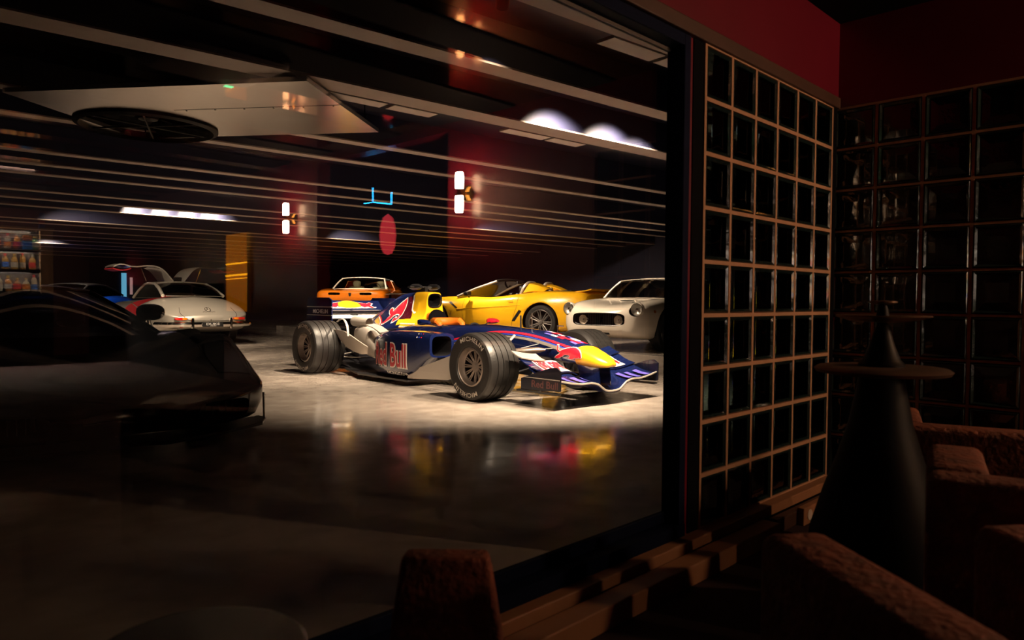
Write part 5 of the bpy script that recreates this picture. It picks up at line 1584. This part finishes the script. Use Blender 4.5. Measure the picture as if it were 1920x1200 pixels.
# socket box on the skirting
t = thing('socket_box', 'pale twin power socket box on the sill end by the corner', 'socket', (3.14, 1.285, .0))
MB().box((-.09, -.03, 0), (.12, 0, .075)).build('box', M_wood, t, bevel=.003)
for x in (-.03, .055):
    MB().lathe([(0, .002), (.022, .002), (.024, 0)], 16, (0, -1, 0), (x, -.031, .038)).build('socket', mat('socket_white', (.6, .52, .45), .5), t)

# ================================================================ ceiling fan panel in the garage
F_alu = mat('aluminium_sheet', (0.62, 0.56, 0.52), 0.20, 1.0, noise=(3, .3, 5, (.52, .46, .42)))
A_, B_, D_ = Vector((2.336, 4.106, 0)), Vector((3.449, 4.927, 0)), Vector((1.201, 5.905, 0))
ex = (B_ - A_)
ey = (D_ - A_)
ey = ey - ex * (ey.dot(ex) / ex.dot(ex))
pan = math.atan2(ex.y, ex.x)
t = thing('ceiling_fan_panel', 'pale aluminium ceiling panel with large round fan opening', 'ventilation panel', (A_.x, A_.y, 2.30), pan)
lx, ly = ex.length, ey.length
c_ = Matrix.Rotation(-pan, 4, 'Z') @ (Vector((2.085, 6.10, 0)) - A_)
rf = .50
mp = MB()
ring_o, n_ = [], 64
def edge_pt(a):
    dx, dy = math.cos(a), math.sin(a)
    k = min([v for v in (((lx - c_.x) / dx if dx > 0 else -c_.x / dx) if abs(dx) > 1e-6 else 9, ((ly - c_.y) / dy if dy > 0 else -c_.y / dy) if abs(dy) > 1e-6 else 9)])
    return (c_.x + dx * k, c_.y + dy * k)
angs = sorted([2 * PI * k / n_ for k in range(n_)] + [math.atan2(y - c_.y, x - c_.x) % (2 * PI) for x in (0, lx) for y in (0, ly)])
inn = [(c_.x + rf * math.cos(a), c_.y + rf * math.sin(a)) for a in angs]
out = [edge_pt(a) for a in angs]
rings = [[Vector((x, y, 0)) for x, y in inn], [Vector((x, y, 0)) for x, y in out], [Vector((x, y, .03)) for x, y in out], [Vector((x, y, .03)) for x, y in inn], [Vector((x, y, 0)) for x, y in inn]]
mp.rings(rings, caps=False)
mp.build('sheet', F_alu, t)
MB().lathe([(rf + .015, -.004), (rf + .015, -.016), (rf - .02, -.03), (rf - .02, .2), (rf, .2)], 64, at=(c_.x, c_.y, 0)).build('fan_ring', L_blackm, t, smooth=True)
MB().lathe([(0, .2), (rf, .2)], 48, at=(c_.x, c_.y, 0)).build('duct', M_black, t)
for k in range(7):
    a = 2 * PI * k / 7
    M_ = Matrix.Translation((c_.x, c_.y, .09)) @ Matrix.Rotation(a, 4, 'Z')
    MB().sheet([[M_ @ Vector((.08 + .38 * i / 4, (-.06 + .12 * j) * (1 + i * .25), (.03 if j else -.03))) for j in range(2)] for i in range(5)], .006).build('fan_blade', L_blackm, t)
MB().lathe([(0, .04), (.07, .05), (.085, .08), (.085, .16), (0, .16)], 24, at=(c_.x, c_.y, 0)).build('fan_hub', L_blackm, t, smooth=True)
for k in range(3):
    MB().tube([(c_.x + rf * math.cos(R(30 + 60 * k)), c_.y + rf * math.sin(R(30 + 60 * k)), .0), (c_.x - rf * math.cos(R(30 + 60 * k)), c_.y - rf * math.sin(R(30 + 60 * k)), .0)], .008, 6).build('guard_bar', L_blackm, t)
for k in range(10):
    MB().lathe([(0, -.003), (.006, -.002), (.007, 0)], 8, at=(lx * .42 + .0 * k, .06 + (ly - .12) * k / 9, 0)).build('rivet', L_blackm, t)
MB().box((lx * .40, .0, -.0015), (lx * .40 + .004, c_.y - rf, .001)).build('sheet_seam', L_blackm, t)
for x in (.05, lx - .05):
    for y in (.1, ly - .1):
        MB().tube([(x, y, .03), (x, y, .32)], .006, 6).build('hanger_rod', L_blackm, t)
